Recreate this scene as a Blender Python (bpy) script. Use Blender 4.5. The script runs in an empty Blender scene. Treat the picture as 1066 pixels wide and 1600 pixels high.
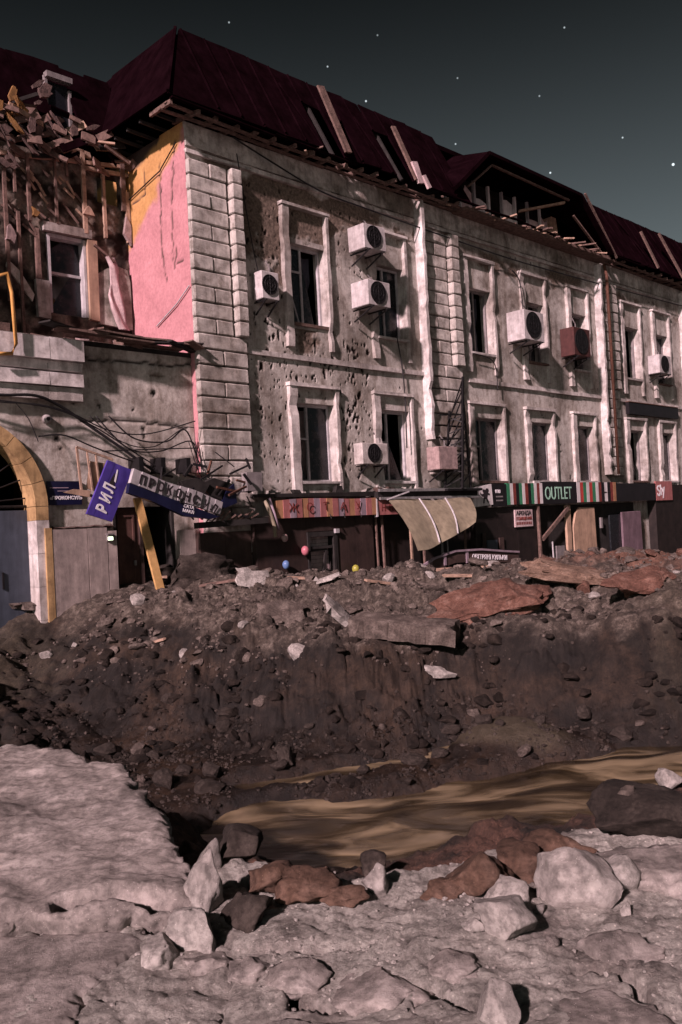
import bpy, bmesh, math, random
import numpy as np
from mathutils import Vector, Matrix, noise as mnoise
from mathutils.geometry import delaunay_2d_cdt as cdt
random.seed(7); rng = np.random.default_rng(7)
scene = bpy.context.scene
col = scene.collection

# ------------------------------------------------------------------ camera
HC = 1.7
FPX = 1380.0
P_ = math.radians(.95); R_ = math.radians(3.0)
Fw = np.array([0, math.cos(P_), math.sin(P_)])
R0 = np.array([1., 0, 0]); U0 = np.cross(R0, Fw)
Rt = math.cos(R_)*R0 - math.sin(R_)*U0
Up = math.sin(R_)*R0 + math.cos(R_)*U0
CAM = np.array([0, 0, HC])
cd = bpy.data.cameras.new('camera'); cam = bpy.data.objects.new('camera', cd); col.objects.link(cam)
cd.sensor_fit = 'VERTICAL'; cd.sensor_height = 36; cd.lens = 36*FPX/1600
cd.clip_start = .05; cd.clip_end = 2000
cam.matrix_world = Matrix(((Rt[0], Up[0], -Fw[0], 0), (Rt[1], Up[1], -Fw[1], 0), (Rt[2], Up[2], -Fw[2], HC), (0, 0, 0, 1)))
scene.camera = cam

# frame of the street front: s runs along the facade, o outwards from it, z up
A = math.radians(44.65)
D = np.array([math.cos(A), math.sin(A), 0]); N = np.array([math.sin(A), -math.cos(A), 0])
C = np.array([-2.878, 18.4, 0.])

# ------------------------------------------------------------------ light
SUN_EL = math.radians(29)
h = -.95*D + .315*N; h /= np.linalg.norm(h)
TO = np.array([h[0]*math.cos(SUN_EL), h[1]*math.cos(SUN_EL), math.sin(SUN_EL)])
sd = bpy.data.lights.new('sun', 'SUN'); sd.energy = 4.2; sd.angle = math.radians(2.5); sd.color = (1, .725, .76)
so = bpy.data.objects.new('sun', sd); col.objects.link(so); so.location = (-20, -20, 30)
so.rotation_euler = Vector(TO).to_track_quat('Z', 'Y').to_euler()

w = bpy.data.worlds.new('World'); scene.world = w; w.use_nodes = True
wn = w.node_tree.nodes; wl = w.node_tree.links; wn.clear()
sky = wn.new('ShaderNodeTexSky'); sky.sky_type = 'NISHITA'; sky.sun_disc = False
sky.sun_elevation = SUN_EL; sky.sun_rotation = math.atan2(TO[0], TO[1]); sky.air_density = 1.0; sky.dust_density = 2.0
hs = wn.new('ShaderNodeHueSaturation'); hs.inputs['Saturation'].default_value = .22
tint = wn.new('ShaderNodeMixRGB'); tint.blend_type = 'MULTIPLY'; tint.inputs[0].default_value = 1; tint.inputs[2].default_value = (.93, 1.0, .97, 1)
gm = wn.new('ShaderNodeGamma'); gm.inputs[1].default_value = 1.4
bg = wn.new('ShaderNodeBackground'); bg.inputs[1].default_value = .0050
out = wn.new('ShaderNodeOutputWorld')
wl.new(sky.outputs[0], hs.inputs['Color']); wl.new(hs.outputs[0], tint.inputs[1]); wl.new(tint.outputs[0], gm.inputs[0])
def skydir(x, y):
    v = Fw + (x-533)/FPX*Rt - (y-800)/FPX*Up
    return v/np.linalg.norm(v)
tc = wn.new('ShaderNodeTexCoord'); last = None
for (x, y, br, rad) in [(572, 158, .8, .0011), (1052, 257, 1.5, .0014), (973, 215, .6, .0010), (843, 150, .35, .001), (860, 270, .9, .0011), (512, 104, .5, .0010),
                        (882, 43, .45, .001), (715, 122, .3, .001), (358, 35, .4, .001), (1004, 360, .3, .001), (712, 225, .5, .001), (590, 55, .25, .001)] + \
        [(random.uniform(-900, 2000), random.uniform(-900, 500), random.uniform(.15, .6), .001) for i in range(14)]:
    dd = skydir(x, y)
    sb = wn.new('ShaderNodeVectorMath'); sb.operation = 'DISTANCE'; sb.inputs[1].default_value = dd
    wl.new(tc.outputs['Generated'], sb.inputs[0])
    mr = wn.new('ShaderNodeMapRange'); mr.inputs[1].default_value = 0; mr.inputs[2].default_value = rad*1.15; mr.inputs[3].default_value = br*.9; mr.inputs[4].default_value = 0
    wl.new(sb.outputs['Value'], mr.inputs[0])
    if last is None: last = mr
    else:
        ad = wn.new('ShaderNodeMath'); ad.operation = 'ADD'; wl.new(last.outputs[0], ad.inputs[0]); wl.new(mr.outputs[0], ad.inputs[1]); last = ad
st = wn.new('ShaderNodeEmission'); st.inputs[0].default_value = (.85, .95, 1, 1); wl.new(last.outputs[0], st.inputs[1])
ads = wn.new('ShaderNodeAddShader')
sx_ = wn.new('ShaderNodeSeparateXYZ'); wl.new(tc.outputs['Generated'], sx_.inputs[0])
gr_ = wn.new('ShaderNodeMapRange'); gr_.interpolation_type = 'SMOOTHSTEP'; gr_.inputs[1].default_value = .12; gr_.inputs[2].default_value = .60; gr_.inputs[3].default_value = 1.9; gr_.inputs[4].default_value = .16
wl.new(sx_.outputs['Z'], gr_.inputs[0])
gmx = wn.new('ShaderNodeVectorMath'); gmx.operation = 'SCALE'; wl.new(gm.outputs[0], gmx.inputs[0]); wl.new(gr_.outputs[0], gmx.inputs['Scale'])
wl.new(gmx.outputs[0], bg.inputs[0]); wl.new(bg.outputs[0], ads.inputs[0]); wl.new(st.outputs[0], ads.inputs[1]); wl.new(ads.outputs[0], out.inputs[0])

vs = scene.view_settings
vs.view_transform = 'Standard'; vs.look = 'None'; vs.gamma = 1; vs.exposure = .90; vs.use_curve_mapping = False

# ------------------------------------------------------------------ helpers
def L(s, o, z): return C + D*s + N*o + np.array([0, 0, z])
def ray(x, y): return Fw + (x-533)/FPX*Rt - (y-800)/FPX*Up
def fp(x, y, o=0.):
    v = ray(x, y); t = ((C+N*o-CAM)@N)/(v@N); p = CAM+v*t
    return float((p-C)@D), o, float(p[2])
def gp(x, y, z):
    v = ray(x, y); t = (z-HC)/v[2]; p = CAM+v*t
    return float(p[0]), float(p[1])

class MB:
    def __init__(s): s.v = []; s.f = []
    def add(s, vs, fs):
        n = len(s.v); s.v += [tuple(p) for p in vs]; s.f += [tuple(i+n for i in f) for f in fs]; return s
    def box(s, s0, s1, o0, o1, z0, z1, j=0):        # facade coordinates
        vs = [(x, -o, z) for z in (z0, z1) for o in (o1, o0) for x in (s0, s1)]
        if j: vs = [tuple(c+random.uniform(-j, j) for c in p) for p in vs]
        return s.add(vs, [(0, 2, 3, 1), (4, 5, 7, 6), (0, 1, 5, 4), (2, 6, 7, 3), (0, 4, 6, 2), (1, 3, 7, 5)])
    def beam(s, a, b, wd, ht=None, up=(0, 0, 1)):      # a bar between two points (s,o,z)
        ht = ht or wd
        a = Vector((a[0], -a[1], a[2])); b = Vector((b[0], -b[1], b[2]))
        d = (b-a).normalized(); u = Vector((up[0], -up[1], up[2]))
        if abs(d.dot(u)) > .97: u = Vector((1, 0, 0))
        x = d.cross(u).normalized(); y = x.cross(d).normalized()
        vs = [p + x*i*wd/2 + y*k*ht/2 for p in (a, b) for k in (-1, 1) for i in (-1, 1)]
        return s.add(vs, [(0, 2, 3, 1), (4, 5, 7, 6), (0, 1, 5, 4), (2, 6, 7, 3), (0, 4, 6, 2), (1, 3, 7, 5)])
    def tube(s, pts, r, n=6):
        pts = [Vector((p[0], -p[1], p[2])) for p in pts]; rings = []
        base = len(s.v)
        for i, p in enumerate(pts):
            d = (pts[min(i+1, len(pts)-1)]-pts[max(i-1, 0)]).normalized()
            u = Vector((0, 0, 1)) if abs(d.z) < .9 else Vector((1, 0, 0))
            x = d.cross(u).normalized(); y = x.cross(d)
            for k in range(n):
                a = 2*math.pi*k/n; s.v.append(tuple(p + x*math.cos(a)*r + y*math.sin(a)*r))
        for i in range(len(pts)-1):
            for k in range(n):
                a = base+i*n+k; b = base+i*n+(k+1) % n
                s.f.append((a, b, b+n, a+n))
        s.f.append(tuple(base+k for k in range(n))[::-1]); s.f.append(tuple(base+(len(pts)-1)*n+k for k in range(n)))
        return s
    def prism(s, pts, o0, o1):       # polygon in (s,z) extruded in o
        n = len(pts)
        vs = [(p[0], -o1, p[1]) for p in pts] + [(p[0], -o0, p[1]) for p in pts]
        return s.add(vs, [tuple(range(n)), tuple(range(2*n-1, n-1, -1))] + [(i, i+n, (i+1) % n+n, (i+1) % n) for i in range(n)])
    def cyl(s, c, axis, r, l, n=20, r2=None):
        a = Vector((c[0], -c[1], c[2])); d = Vector((axis[0], -axis[1], axis[2])).normalized()
        u = Vector((0, 0, 1)) if abs(d.z) < .9 else Vector((1, 0, 0)); x = d.cross(u).normalized(); y = x.cross(d)
        r2 = r if r2 is None else r2
        vs = [a + d*k*l + (x*math.cos(2*math.pi*i/n)+y*math.sin(2*math.pi*i/n))*(r if k == 0 else r2) for k in (0, 1) for i in range(n)]
        return s.add(vs, [tuple(range(n))[::-1], tuple(range(n, 2*n))] + [(i, (i+1) % n, (i+1) % n+n, i+n) for i in range(n)])
    def build(s, name, mat, parent=None, smooth=False, bevel=0):
        me = bpy.data.meshes.new(name); me.from_pydata(s.v, [], s.f)
        bm = bmesh.new(); bm.from_mesh(me); bmesh.ops.recalc_face_normals(bm, faces=bm.faces)
        if bevel: bmesh.ops.bevel(bm, geom=bm.edges[:], offset=bevel, segments=1, affect='EDGES', clamp_overlap=True)
        bm.to_mesh(me); bm.free()
        return mkobj(name, me, mat, parent, smooth)

def mkobj(name, me, mat, parent=None, smooth=False):
    if mat is not None and not me.materials: me.materials.append(mat)
    if smooth: me.polygons.foreach_set('use_smooth', [True]*len(me.polygons))
    o = bpy.data.objects.new(name, me); col.objects.link(o)
    if parent is not None: o.parent = parent
    return o
def tag(o, label=None, cat=None, group=None, kind=None):
    if label: o['label'] = label
    if cat: o['category'] = cat
    if group: o['group'] = group
    if kind: o['kind'] = kind
    return o
def thing(name, label, cat, s=0, o=0, z=0, group=None, rot=0.):
    e = bpy.data.objects.new(name, None); col.objects.link(e); e.empty_display_size = .3
    e.location = L(s, o, z); e.rotation_euler = (0, 0, A+rot)
    return tag(e, label, cat, group)
def place(ob, s=0, o=0, z=0, rot=0.):
    ob.location = L(s, o, z); ob.rotation_euler = (0, 0, A+rot); return ob

# ------------------------------------------------------------------ noise
def _h(ix, iy, seed):
    n = (ix.astype(np.int64)*374761393 + iy.astype(np.int64)*668265263 + seed*974634777) & 0x7fffffff
    n = ((n ^ (n >> 13))*1274126177) & 0x7fffffff
    return (n ^ (n >> 16)) & 0x7fffffff
def pn(x, y, seed=0):
    x = np.asarray(x, float); y = np.asarray(y, float)
    ix = np.floor(x); iy = np.floor(y); fx = x-ix; fy = y-iy
    ux = fx*fx*fx*(fx*(fx*6-15)+10); uy = fy*fy*fy*(fy*(fy*6-15)+10)
    def g(a, b):
        t = _h(ix+a, iy+b, seed)*(2*math.pi/0x7fffffff)
        return np.cos(t)*(fx-a)+np.sin(t)*(fy-b)
    n0 = g(0, 0)*(1-ux)+g(1, 0)*ux; n1 = g(0, 1)*(1-ux)+g(1, 1)*ux
    return (n0*(1-uy)+n1*uy)*1.5
def fbm(x, y, seed=0, oct=4, gain=.5, lac=2.03, ridge=False):
    r = 0; a = 1; t = 0
    for i in range(oct):
        n = pn(x*lac**i+i*7.3, y*lac**i-i*3.1, seed+i)
        if ridge: n = 1-2*np.abs(n)
        r = r+a*n; t += a; a *= gain
    return r/t
def voro(x, y, seed=0):
    ix = np.floor(x); iy = np.floor(y); d1 = np.full(x.shape, 9.); d2 = d1.copy(); cid = np.zeros(x.shape)
    for a in (-1, 0, 1):
        for b in (-1, 0, 1):
            jx = _h(ix+a, iy+b, seed)/0x7fffffff; jy = _h(ix+a, iy+b, seed+91)/0x7fffffff
            d = np.hypot(ix+a+jx-x, iy+b+jy-y); m = d < d1
            d2 = np.where(m, d1, np.minimum(d2, d)); cid = np.where(m, _h(ix+a, iy+b, seed+33)/0x7fffffff, cid); d1 = np.where(m, d, d1)
    return d1, d2, cid
def ss(a, b, x): t = np.clip((x-a)/(b-a), 0, 1); return t*t*(3-2*t)

# ------------------------------------------------------------------ materials
MAT = {}
def nodes(name):
    m = bpy.data.materials.new(name); m.use_nodes = True; MAT[name] = m
    nt = m.node_tree; b = nt.nodes['Principled BSDF']; return m, nt, b
def nz(nt, scale, detail=6, rough=.6, vec=None, dim='3D', dist=0):
    n = nt.nodes.new('ShaderNodeTexNoise'); n.inputs['Scale'].default_value = scale; n.inputs['Detail'].default_value = detail; n.inputs['Roughness'].default_value = rough
    n.inputs['Distortion'].default_value = dist
    if vec is not None: nt.links.new(vec, n.inputs['Vector'])
    return n.outputs['Fac']
def rampn(nt, fac, stops):
    r = nt.nodes.new('ShaderNodeValToRGB'); nt.links.new(fac, r.inputs[0])
    el = r.color_ramp.elements
    while len(el) < len(stops): el.new(.5)
    for e, (p, c) in zip(el, stops):
        e.position = p; e.color = (*c, 1) if len(c) == 3 else c
    return r.outputs[0]
def mix(nt, f, a, b, mode='MIX'):
    m = nt.nodes.new('ShaderNodeMixRGB'); m.blend_type = mode
    for i, x in ((0, f), (1, a), (2, b)):
        if hasattr(x, 'links') or hasattr(x, 'is_linked'): nt.links.new(x, m.inputs[i])
        elif i == 0: m.inputs[0].default_value = x
        else: m.inputs[i].default_value = (*x, 1)
    return m.outputs[0]
def gv(g): return (g, g, g)
def bump(nt, b, fac, st, dist=.02):
    n = nt.nodes.new('ShaderNodeBump'); n.inputs['Strength'].default_value = st; n.inputs['Distance'].default_value = dist
    nt.links.new(fac, n.inputs['Height']); nt.links.new(n.outputs[0], b.inputs['Normal'])
def objco(nt): return nt.nodes.new('ShaderNodeTexCoord').outputs['Object']
def mapped(nt, vec, sc=(1, 1, 1), rot=(0, 0, 0)):
    m = nt.nodes.new('ShaderNodeMapping'); nt.links.new(vec, m.inputs[0]); m.inputs['Scale'].default_value = sc; m.inputs['Rotation'].default_value = rot
    return m.outputs[0]
def attr(nt, n):
    a = nt.nodes.new('ShaderNodeAttribute'); a.attribute_name = n; return a.outputs['Fac']
def grime(nt, k, amt=.8, sc=.55):
    pos = nt.nodes.new('ShaderNodeNewGeometry').outputs['Position']
    a = rampn(nt, nz(nt, sc, 9, .68, pos, dist=.4), [(.36, (.30, .265, .235)), (.56, gv(1))])
    k = mix(nt, amt, k, a, 'MULTIPLY')
    b_ = rampn(nt, nz(nt, 4.5, 8, .7, pos), [(.34, (.40, .36, .33)), (.52, gv(1))])
    return mix(nt, amt*.8, k, b_, 'MULTIPLY')
def plain(name, c, rough=.8, metal=0, var=.25, sc=6, bmp=.2, spec=.3, streak=True, grain=40, dirty=0):
    m, nt, b = nodes(name); co = objco(nt)
    n1 = nz(nt, sc, 8, .65, co)
    c2 = tuple(x*(1-var) for x in c); c1 = tuple(min(1, x*(1+var)) for x in c)
    k = rampn(nt, n1, [(.3, c2), (.7, c1)])
    if streak:
        n2 = nz(nt, 3, 5, .6, mapped(nt, co, (3, 3, .35)))
        k = mix(nt, .6, k, rampn(nt, n2, [(.35, gv(.55)), (.62, gv(1))]), 'MULTIPLY')
    if dirty: k = grime(nt, k, dirty)
    nt.links.new(k, b.inputs['Base Color'])
    b.inputs['Roughness'].default_value = rough; b.inputs['Metallic'].default_value = metal; b.inputs['Specular IOR Level'].default_value = spec
    bump(nt, b, nz(nt, grain, 6, .6, co), bmp)
    return m

def plaster(name, base, bare=(.13, .10, .08), chip=(.018, .013, .011)):
    m, nt, b = nodes(name); co = objco(nt)
    n1 = nz(nt, 1.1, 8, .7, co); n2 = nz(nt, 1.6, 7, .65, mapped(nt, co, (2.0, 2.0, .30)), dist=.6); n3 = nz(nt, 18, 6, .6, co)
    k = rampn(nt, n1, [(.3, tuple(x*.72 for x in base)), (.5, base), (.72, tuple(min(1, x*1.15) for x in base))])
    k = mix(nt, .8, k, rampn(nt, n2, [(.33, (.50, .46, .42)), (.55, gv(1))]), 'MULTIPLY')
    k = mix(nt, .55, k, rampn(nt, n3, [(.35, gv(.66)), (.6, gv(1))]), 'MULTIPLY')
    k = grime(nt, k, .85)
    br = rampn(nt, n3, [(.3, tuple(x*.5 for x in bare)), (.7, tuple(x*1.5 for x in bare))])
    k = mix(nt, attr(nt, 'bare'), k, br); k = mix(nt, attr(nt, 'chip'), k, chip)
    nt.links.new(k, b.inputs['Base Color']); b.inputs['Roughness'].default_value = .9; b.inputs['Specular IOR Level'].default_value = .15
    bump(nt, b, nz(nt, 26, 8, .7, co), .45, .02)
    return m
plaster('plaster', (.50, .47, .435)); plaster('annex_plaster', (.60, .56, .515))
# side wall of the wing: pink plaster, yellow lamp light painted in ochre at the top
m, nt, b = nodes('side_plaster'); co = objco(nt)
n1 = nz(nt, 1.6, 8, .7, co); n3 = nz(nt, 14, 6, .6, co)
pk = rampn(nt, n1, [(.3, (.36, .165, .18)), (.7, (.52, .25, .27))]); lamp_ochre = rampn(nt, n1, [(.3, (.36, .19, .07)), (.7, (.52, .29, .12))])
k = mix(nt, attr(nt, 'bare'), pk, lamp_ochre); k = mix(nt, .5, k, rampn(nt, n3, [(.33, gv(.6)), (.6, gv(1))]), 'MULTIPLY'); k = mix(nt, attr(nt, 'chip'), k, (.06, .04, .035))  # bare is the painted lamp light mask on this wall
nt.links.new(k, b.inputs['Base Color']); b.inputs['Roughness'].default_value = .9; b.inputs['Specular IOR Level'].default_value = .1
bump(nt, b, nz(nt, 22, 8, .7, co), .3, .02)

plain('stone', (.50, .465, .43), .9, var=.45, sc=2.2, bmp=.6, dirty=.95)
plain('trim', (.54, .50, .475), .85, var=.3, sc=3, bmp=.35, dirty=.8)
plain('ochre_trim', (.50, .33, .16), .85, var=.25, sc=3, dirty=.7)
plain('white_trim', (.64, .60, .585), .85, var=.3, sc=4, dirty=.7)
plain('brick_dark', (.10, .065, .055), .95, var=.6, sc=9, bmp=.8)
plain('roof_metal', (.0065, .0022, .0034), 1.0, 0, .5, 2, .1, .0)  # dark red metal, shade of the unlit roof front put into the colour
plain('old_wood', (.14, .09, .075), .9, var=.5, sc=8, bmp=.5)
plain('pale_wood', (.34, .23, .17), .85, var=.4, sc=8, bmp=.4)
plain('yellow_wood', (.46, .28, .11), .7, var=.25, sc=6, bmp=.3, streak=False)
plain('dark_door', (.085, .045, .037), .6, var=.4, sc=4)
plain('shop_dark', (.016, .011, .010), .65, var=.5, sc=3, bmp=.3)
plain('shop_brown', (.036, .022, .019), .7, var=.45, sc=2.5, bmp=.3)
plain('soot_shade', (.022, .019, .018), .9, var=.5, sc=4)  # burnt and dark parts, also painted shade on the side eave rafters
plain('frame_white', (.42, .40, .41), .55, var=.25, sc=6, bmp=.1)
plain('frame_grey', (.20, .18, .18), .6, var=.3, sc=6, bmp=.1)
plain('ac_white', (.50, .465, .465), .5, var=.2, sc=8, bmp=.05, dirty=.5)
plain('ac_red', (.065, .024, .022), .6, var=.3, sc=8, bmp=.1)
plain('black_metal', (.012, .011, .012), .5, .3, var=.4, sc=10, bmp=.1, streak=False)
plain('rust', (.10, .045, .03), .8, .2, var=.5, sc=14, bmp=.3)
plain('steel', (.42, .40, .40), .4, .6, var=.25, sc=10, bmp=.1)
plain('gate_blue', (.06, .072, .095), .55, .1, var=.2, sc=3, bmp=.1)
plain('dado_stone', (.30, .25, .23), .8, var=.3, sc=5, bmp=.3)
plain('dado_brown', (.06, .037, .032), .7, var=.35, sc=4, bmp=.3)
plain('cable', (.012, .011, .012), .6, var=.2, sc=10, bmp=0, streak=False)
plain('pipe_yellow', (.62, .33, .10), .5, var=.2, sc=8, bmp=.05)
plain('sign_blue', (.06, .04, .235), .4, var=.25, sc=3, bmp=.05)
plain('sign_navy', (.008, .009, .032), .35, var=.25, sc=3, bmp=.05)
plain('sign_grey', (.33, .31, .32), .5, var=.35, sc=4, bmp=.1)
plain('sign_black', (.012, .010, .012), .45, var=.3, sc=5, bmp=.05)
plain('sign_red', (.42, .05, .045), .5, var=.15, sc=5, bmp=.05)
plain('sign_green', (.04, .20, .10), .5, var=.15, sc=5, bmp=.05)
plain('sign_white', (.68, .64, .64), .5, var=.15, sc=5, bmp=.05)
plain('sign_pink', (.34, .13, .125), .5, var=.2, sc=4, bmp=.05)
plain('sign_orange', (.38, .20, .11), .5, var=.2, sc=4, bmp=.05)
plain('sign_lilac', (.30, .23, .27), .5, var=.2, sc=4, bmp=.05)
plain('letter_green', (.30, .52, .40), .5, var=.1, sc=5, bmp=0, streak=False)
plain('letter_white', (.70, .68, .70), .5, var=.1, sc=5, bmp=0, streak=False)
plain('letter_black', (.02, .016, .018), .5, var=.2, sc=5, bmp=0, streak=False)
plain('letter_rust', (.16, .035, .03), .6, var=.4, sc=8, bmp=.1, streak=False)
plain('sheet_tan', (.24, .205, .145), .55, 0, var=.25, sc=3, bmp=.1)
plain('panel_tan', (.40, .27, .19), .7, var=.3, sc=3, bmp=.1)
plain('panel_mauve', (.15, .10, .12), .6, var=.3, sc=3, bmp=.1)
plain('cloth', (.55, .42, .42), .95, var=.3, sc=6, bmp=.4)
plain('scrap', (.11, .072, .065), .95, var=.6, sc=10, bmp=.6)
plain('scrap_ochre', (.24, .125, .045), .9, var=.5, sc=10, bmp=.5)
plain('curtain', (.06, .06, .078), .95, var=.3, sc=3, bmp=.2)
plain('insulation', (.30, .22, .21), .95, var=.4, sc=8, bmp=.5)
for nm, c in (('balloon_pink', (.40, .13, .16)), ('balloon_blue', (.10, .17, .33)), ('balloon_yellow', (.28, .26, .05)), ('balloon_pale', (.34, .23, .22))):
    plain(nm, c, .35, var=.1, bmp=0, streak=False)
m, nt, b = nodes('glass'); b.inputs['Base Color'].default_value = (.010, .011, .014, 1); b.inputs['Roughness'].default_value = .12; b.inputs['Specular IOR Level'].default_value = .35
nt.links.new(rampn(nt, nz(nt, 5, 6, .6, objco(nt)), [(.35, gv(.08)), (.7, gv(.4))]), b.inputs['Roughness'])
m, nt, b = nodes('lamp_glow'); b.inputs['Base Color'].default_value = (.8, .85, .7, 1); b.inputs['Emission Color'].default_value = (.85, 1, .72, 1); b.inputs['Emission Strength'].default_value = 2.2
# broken asphalt, concrete, stones
def stone_mat(name, a, c, d, sc=3, bmp=.9, spk=True):
    m, nt, b = nodes(name); co = objco(nt)
    g = nt.nodes.new('ShaderNodeObjectInfo').outputs['Random']
    n1 = nz(nt, sc, 10, .72, co); n2 = nz(nt, sc*7, 6, .65, co)
    k = rampn(nt, n1, [(.30, a), (.5, c), (.72, d)])
    k = mix(nt, .8, k, rampn(nt, nz(nt, .9, 6, .65, co, dist=.5), [(.36, gv(.45)), (.5, gv(1))]), 'MULTIPLY')
    k = mix(nt, .75, k, rampn(nt, n2, [(.36, gv(.42)), (.58, gv(1))]), 'MULTIPLY')
    if spk:
        vv = nt.nodes.new('ShaderNodeTexVoronoi'); vv.inputs['Scale'].default_value = 55; nt.links.new(co, vv.inputs['Vector'])
        k = mix(nt, rampn(nt, vv.outputs['Distance'], [(.05, gv(.55)), (.12, gv(0))]), k, tuple(min(1, x*1.6) for x in d))
    k = mix(nt, .4, k, rampn(nt, g, [(0, gv(.6)), (1, gv(1.0))]), 'MULTIPLY')
    nt.links.new(k, b.inputs['Base Color']); b.inputs['Roughness'].default_value = .9; b.inputs['Specular IOR Level'].default_value = .2
    bump(nt, b, nz(nt, sc*8, 12, .8, co), bmp, .02)
    return m
stone_mat('asphalt', (.10, .088, .08), (.33, .295, .27), (.58, .525, .49))
stone_mat('concrete', (.18, .165, .15), (.36, .33, .305), (.56, .525, .485))
stone_mat('pale_stone', (.24, .22, .20), (.42, .39, .36), (.60, .565, .52), 5)
stone_mat('clay', (.055, .034, .024), (.125, .075, .053), (.22, .145, .11), 4)
stone_mat('dark_rock', (.018, .014, .012), (.048, .038, .032), (.11, .09, .077), 5)
stone_mat('earth', (.007, .005, .004), (.020, .0145, .0115), (.048, .036, .029), 6, spk=False)
stone_mat('tan_rubble', (.09, .055, .04), (.22, .145, .105), (.36, .26, .20), 5)
stone_mat('bank_rock', (.04, .033, .028), (.125, .10, .086), (.27, .23, .20), 5)
stone_mat('red_lit_rubble', (.06, .03, .022), (.16, .08, .058), (.30, .19, .15), 5)  # red lamp light on the right mound is put into this rubble colour

# ground sheet: earth, wet earth, dry asphalt dust, red for clay and painted lamp light
m, nt, b = nodes('ground'); co = objco(nt)
n1 = nz(nt, .9, 10, .72, co); n2 = nz(nt, 7, 8, .7, co); n3 = nz(nt, 40, 6, .65, co)
soil = rampn(nt, n2, [(.3, (.004, .0028, .0023)), (.5, (.0105, .0076, .006)), (.72, (.026, .0195, .0155))])
n0 = nz(nt, .6, 8, .7, co, dist=.6)
soil = mix(nt, rampn(nt, n0, [(.46, gv(0)), (.62, gv(1))]), soil, rampn(nt, n2, [(.3, (.012, .007, .0045)), (.7, (.060, .038, .025))]))
bank = rampn(nt, n2, [(.3, (.016, .0125, .010)), (.5, (.070, .055, .044)), (.70, (.22, .185, .155))])
olive = rampn(nt, n2, [(.3, (.022, .017, .011)), (.7, (.10, .080, .052))])
dust = rampn(nt, n2, [(.30, (.10, .092, .082)), (.46, (.37, .35, .315)), (.72, (.64, .61, .555))])
dust = mix(nt, .8, dust, rampn(nt, n1, [(.34, (.42, .36, .36)), (.52, gv(1))]), 'MULTIPLY')
dust = mix(nt, .75, dust, rampn(nt, nz(nt, 3.2, 10, .72, co, dist=.5), [(.37, (.36, .33, .32)), (.50, gv(1))]), 'MULTIPLY')
red = rampn(nt, n2, [(.3, (.045, .024, .017)), (.7, (.22, .115, .08))])  # clay on the crater lip, and red lamp light painted on the mound
mud = rampn(nt, n2, [(.3, (.045, .036, .024)), (.7, (.085, .07, .048))])
k = mix(nt, attr(nt, 'bank'), soil, bank); k = mix(nt, attr(nt, 'olive'), k, olive); k = mix(nt, attr(nt, 'red'), k, red)
k = mix(nt, attr(nt, 'mud'), k, mud); k = mix(nt, attr(nt, 'dust'), k, dust)
k = mix(nt, .7, k, rampn(nt, n3, [(.34, gv(.38)), (.56, gv(1))]), 'MULTIPLY')
vv = nt.nodes.new('ShaderNodeTexVoronoi'); vv.inputs['Scale'].default_value = 34; nt.links.new(co, vv.inputs['Vector'])
k = mix(nt, rampn(nt, vv.outputs['Distance'], [(.08, gv(1)), (.2, gv(0))]), k, mix(nt, 1.0, k, gv(1.9), 'MULTIPLY'))
nt.links.new(k, b.inputs['Base Color'])
rr = mix(nt, attr(nt, 'wet'), gv(.92), gv(.38)); nt.links.new(rr, b.inputs['Roughness']); b.inputs['Specular IOR Level'].default_value = .35
bump(nt, b, nz(nt, 22, 12, .8, co), 1.0, .035)
# muddy stream, silky
m, nt, b = nodes('muddy_water'); co = objco(nt)
fl = mapped(nt, co, (.55, 1.45, 1), (0, 0, math.radians(-28)))
n1 = nz(nt, 1.15, 3, .45, fl, dist=1.6); n2 = nz(nt, 2.6, 3, .5, fl, dist=1.2)
k = rampn(nt, n1, [(.34, (.014, .0098, .005)), (.49, (.058, .042, .022)), (.64, (.25, .195, .12))])
k = mix(nt, .6, k, rampn(nt, n2, [(.35, gv(.55)), (.65, gv(1))]), 'MULTIPLY')
nt.links.new(k, b.inputs['Base Color']); b.inputs['Roughness'].default_value = .22; b.inputs['Specular IOR Level'].default_value = .5
bump(nt, b, n1, .25, .15)
M = MAT

# ------------------------------------------------------------------ ground with the crater
def poly(X, pts):
    p = np.array(pts, float); return np.interp(X, p[:, 0], p[:, 1])
def seg_dist(X, Y, pts):
    d = np.full(X.shape, 99.)
    for (x0, y0), (x1, y1) in zip(pts[:-1], pts[1:]):
        vx, vy = x1-x0, y1-y0; t = np.clip(((X-x0)*vx+(Y-y0)*vy)/(vx*vx+vy*vy), 0, 1)
        d = np.minimum(d, np.hypot(X-x0-t*vx, Y-y0-t*vy))
    return d
POND = [(12, 12.0), (6.5, 11.2), (4.4, 10.8), (2.7, 10.15), (1.2, 9.35), (0, 8.9), (-.7, 9.05)]
RILL = [(-1.3, 10.7), (-.3, 11.0), (.6, 11.4), (1.5, 12.2)]
WATER = -1.40
CRACKS = []
for line in ([(0, 1452), (90, 1450), (160, 1446), (235, 1440), (238, 1470)], [(305, 1370), (300, 1405), (285, 1440)],
             [(120, 1505), (130, 1540), (110, 1600)], [(533, 1578), (600, 1572), (690, 1566), (735, 1590)], [(930, 1540), (985, 1555), (1000, 1580)],
             [(450, 1530), (465, 1560), (520, 1585)], [(860, 1352), (900, 1362), (970, 1352), (1066, 1366)], [(350, 1395), (400, 1400), (420, 1430)]):
    CRACKS.append([gp(x, y, .0) for x, y in line])
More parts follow.
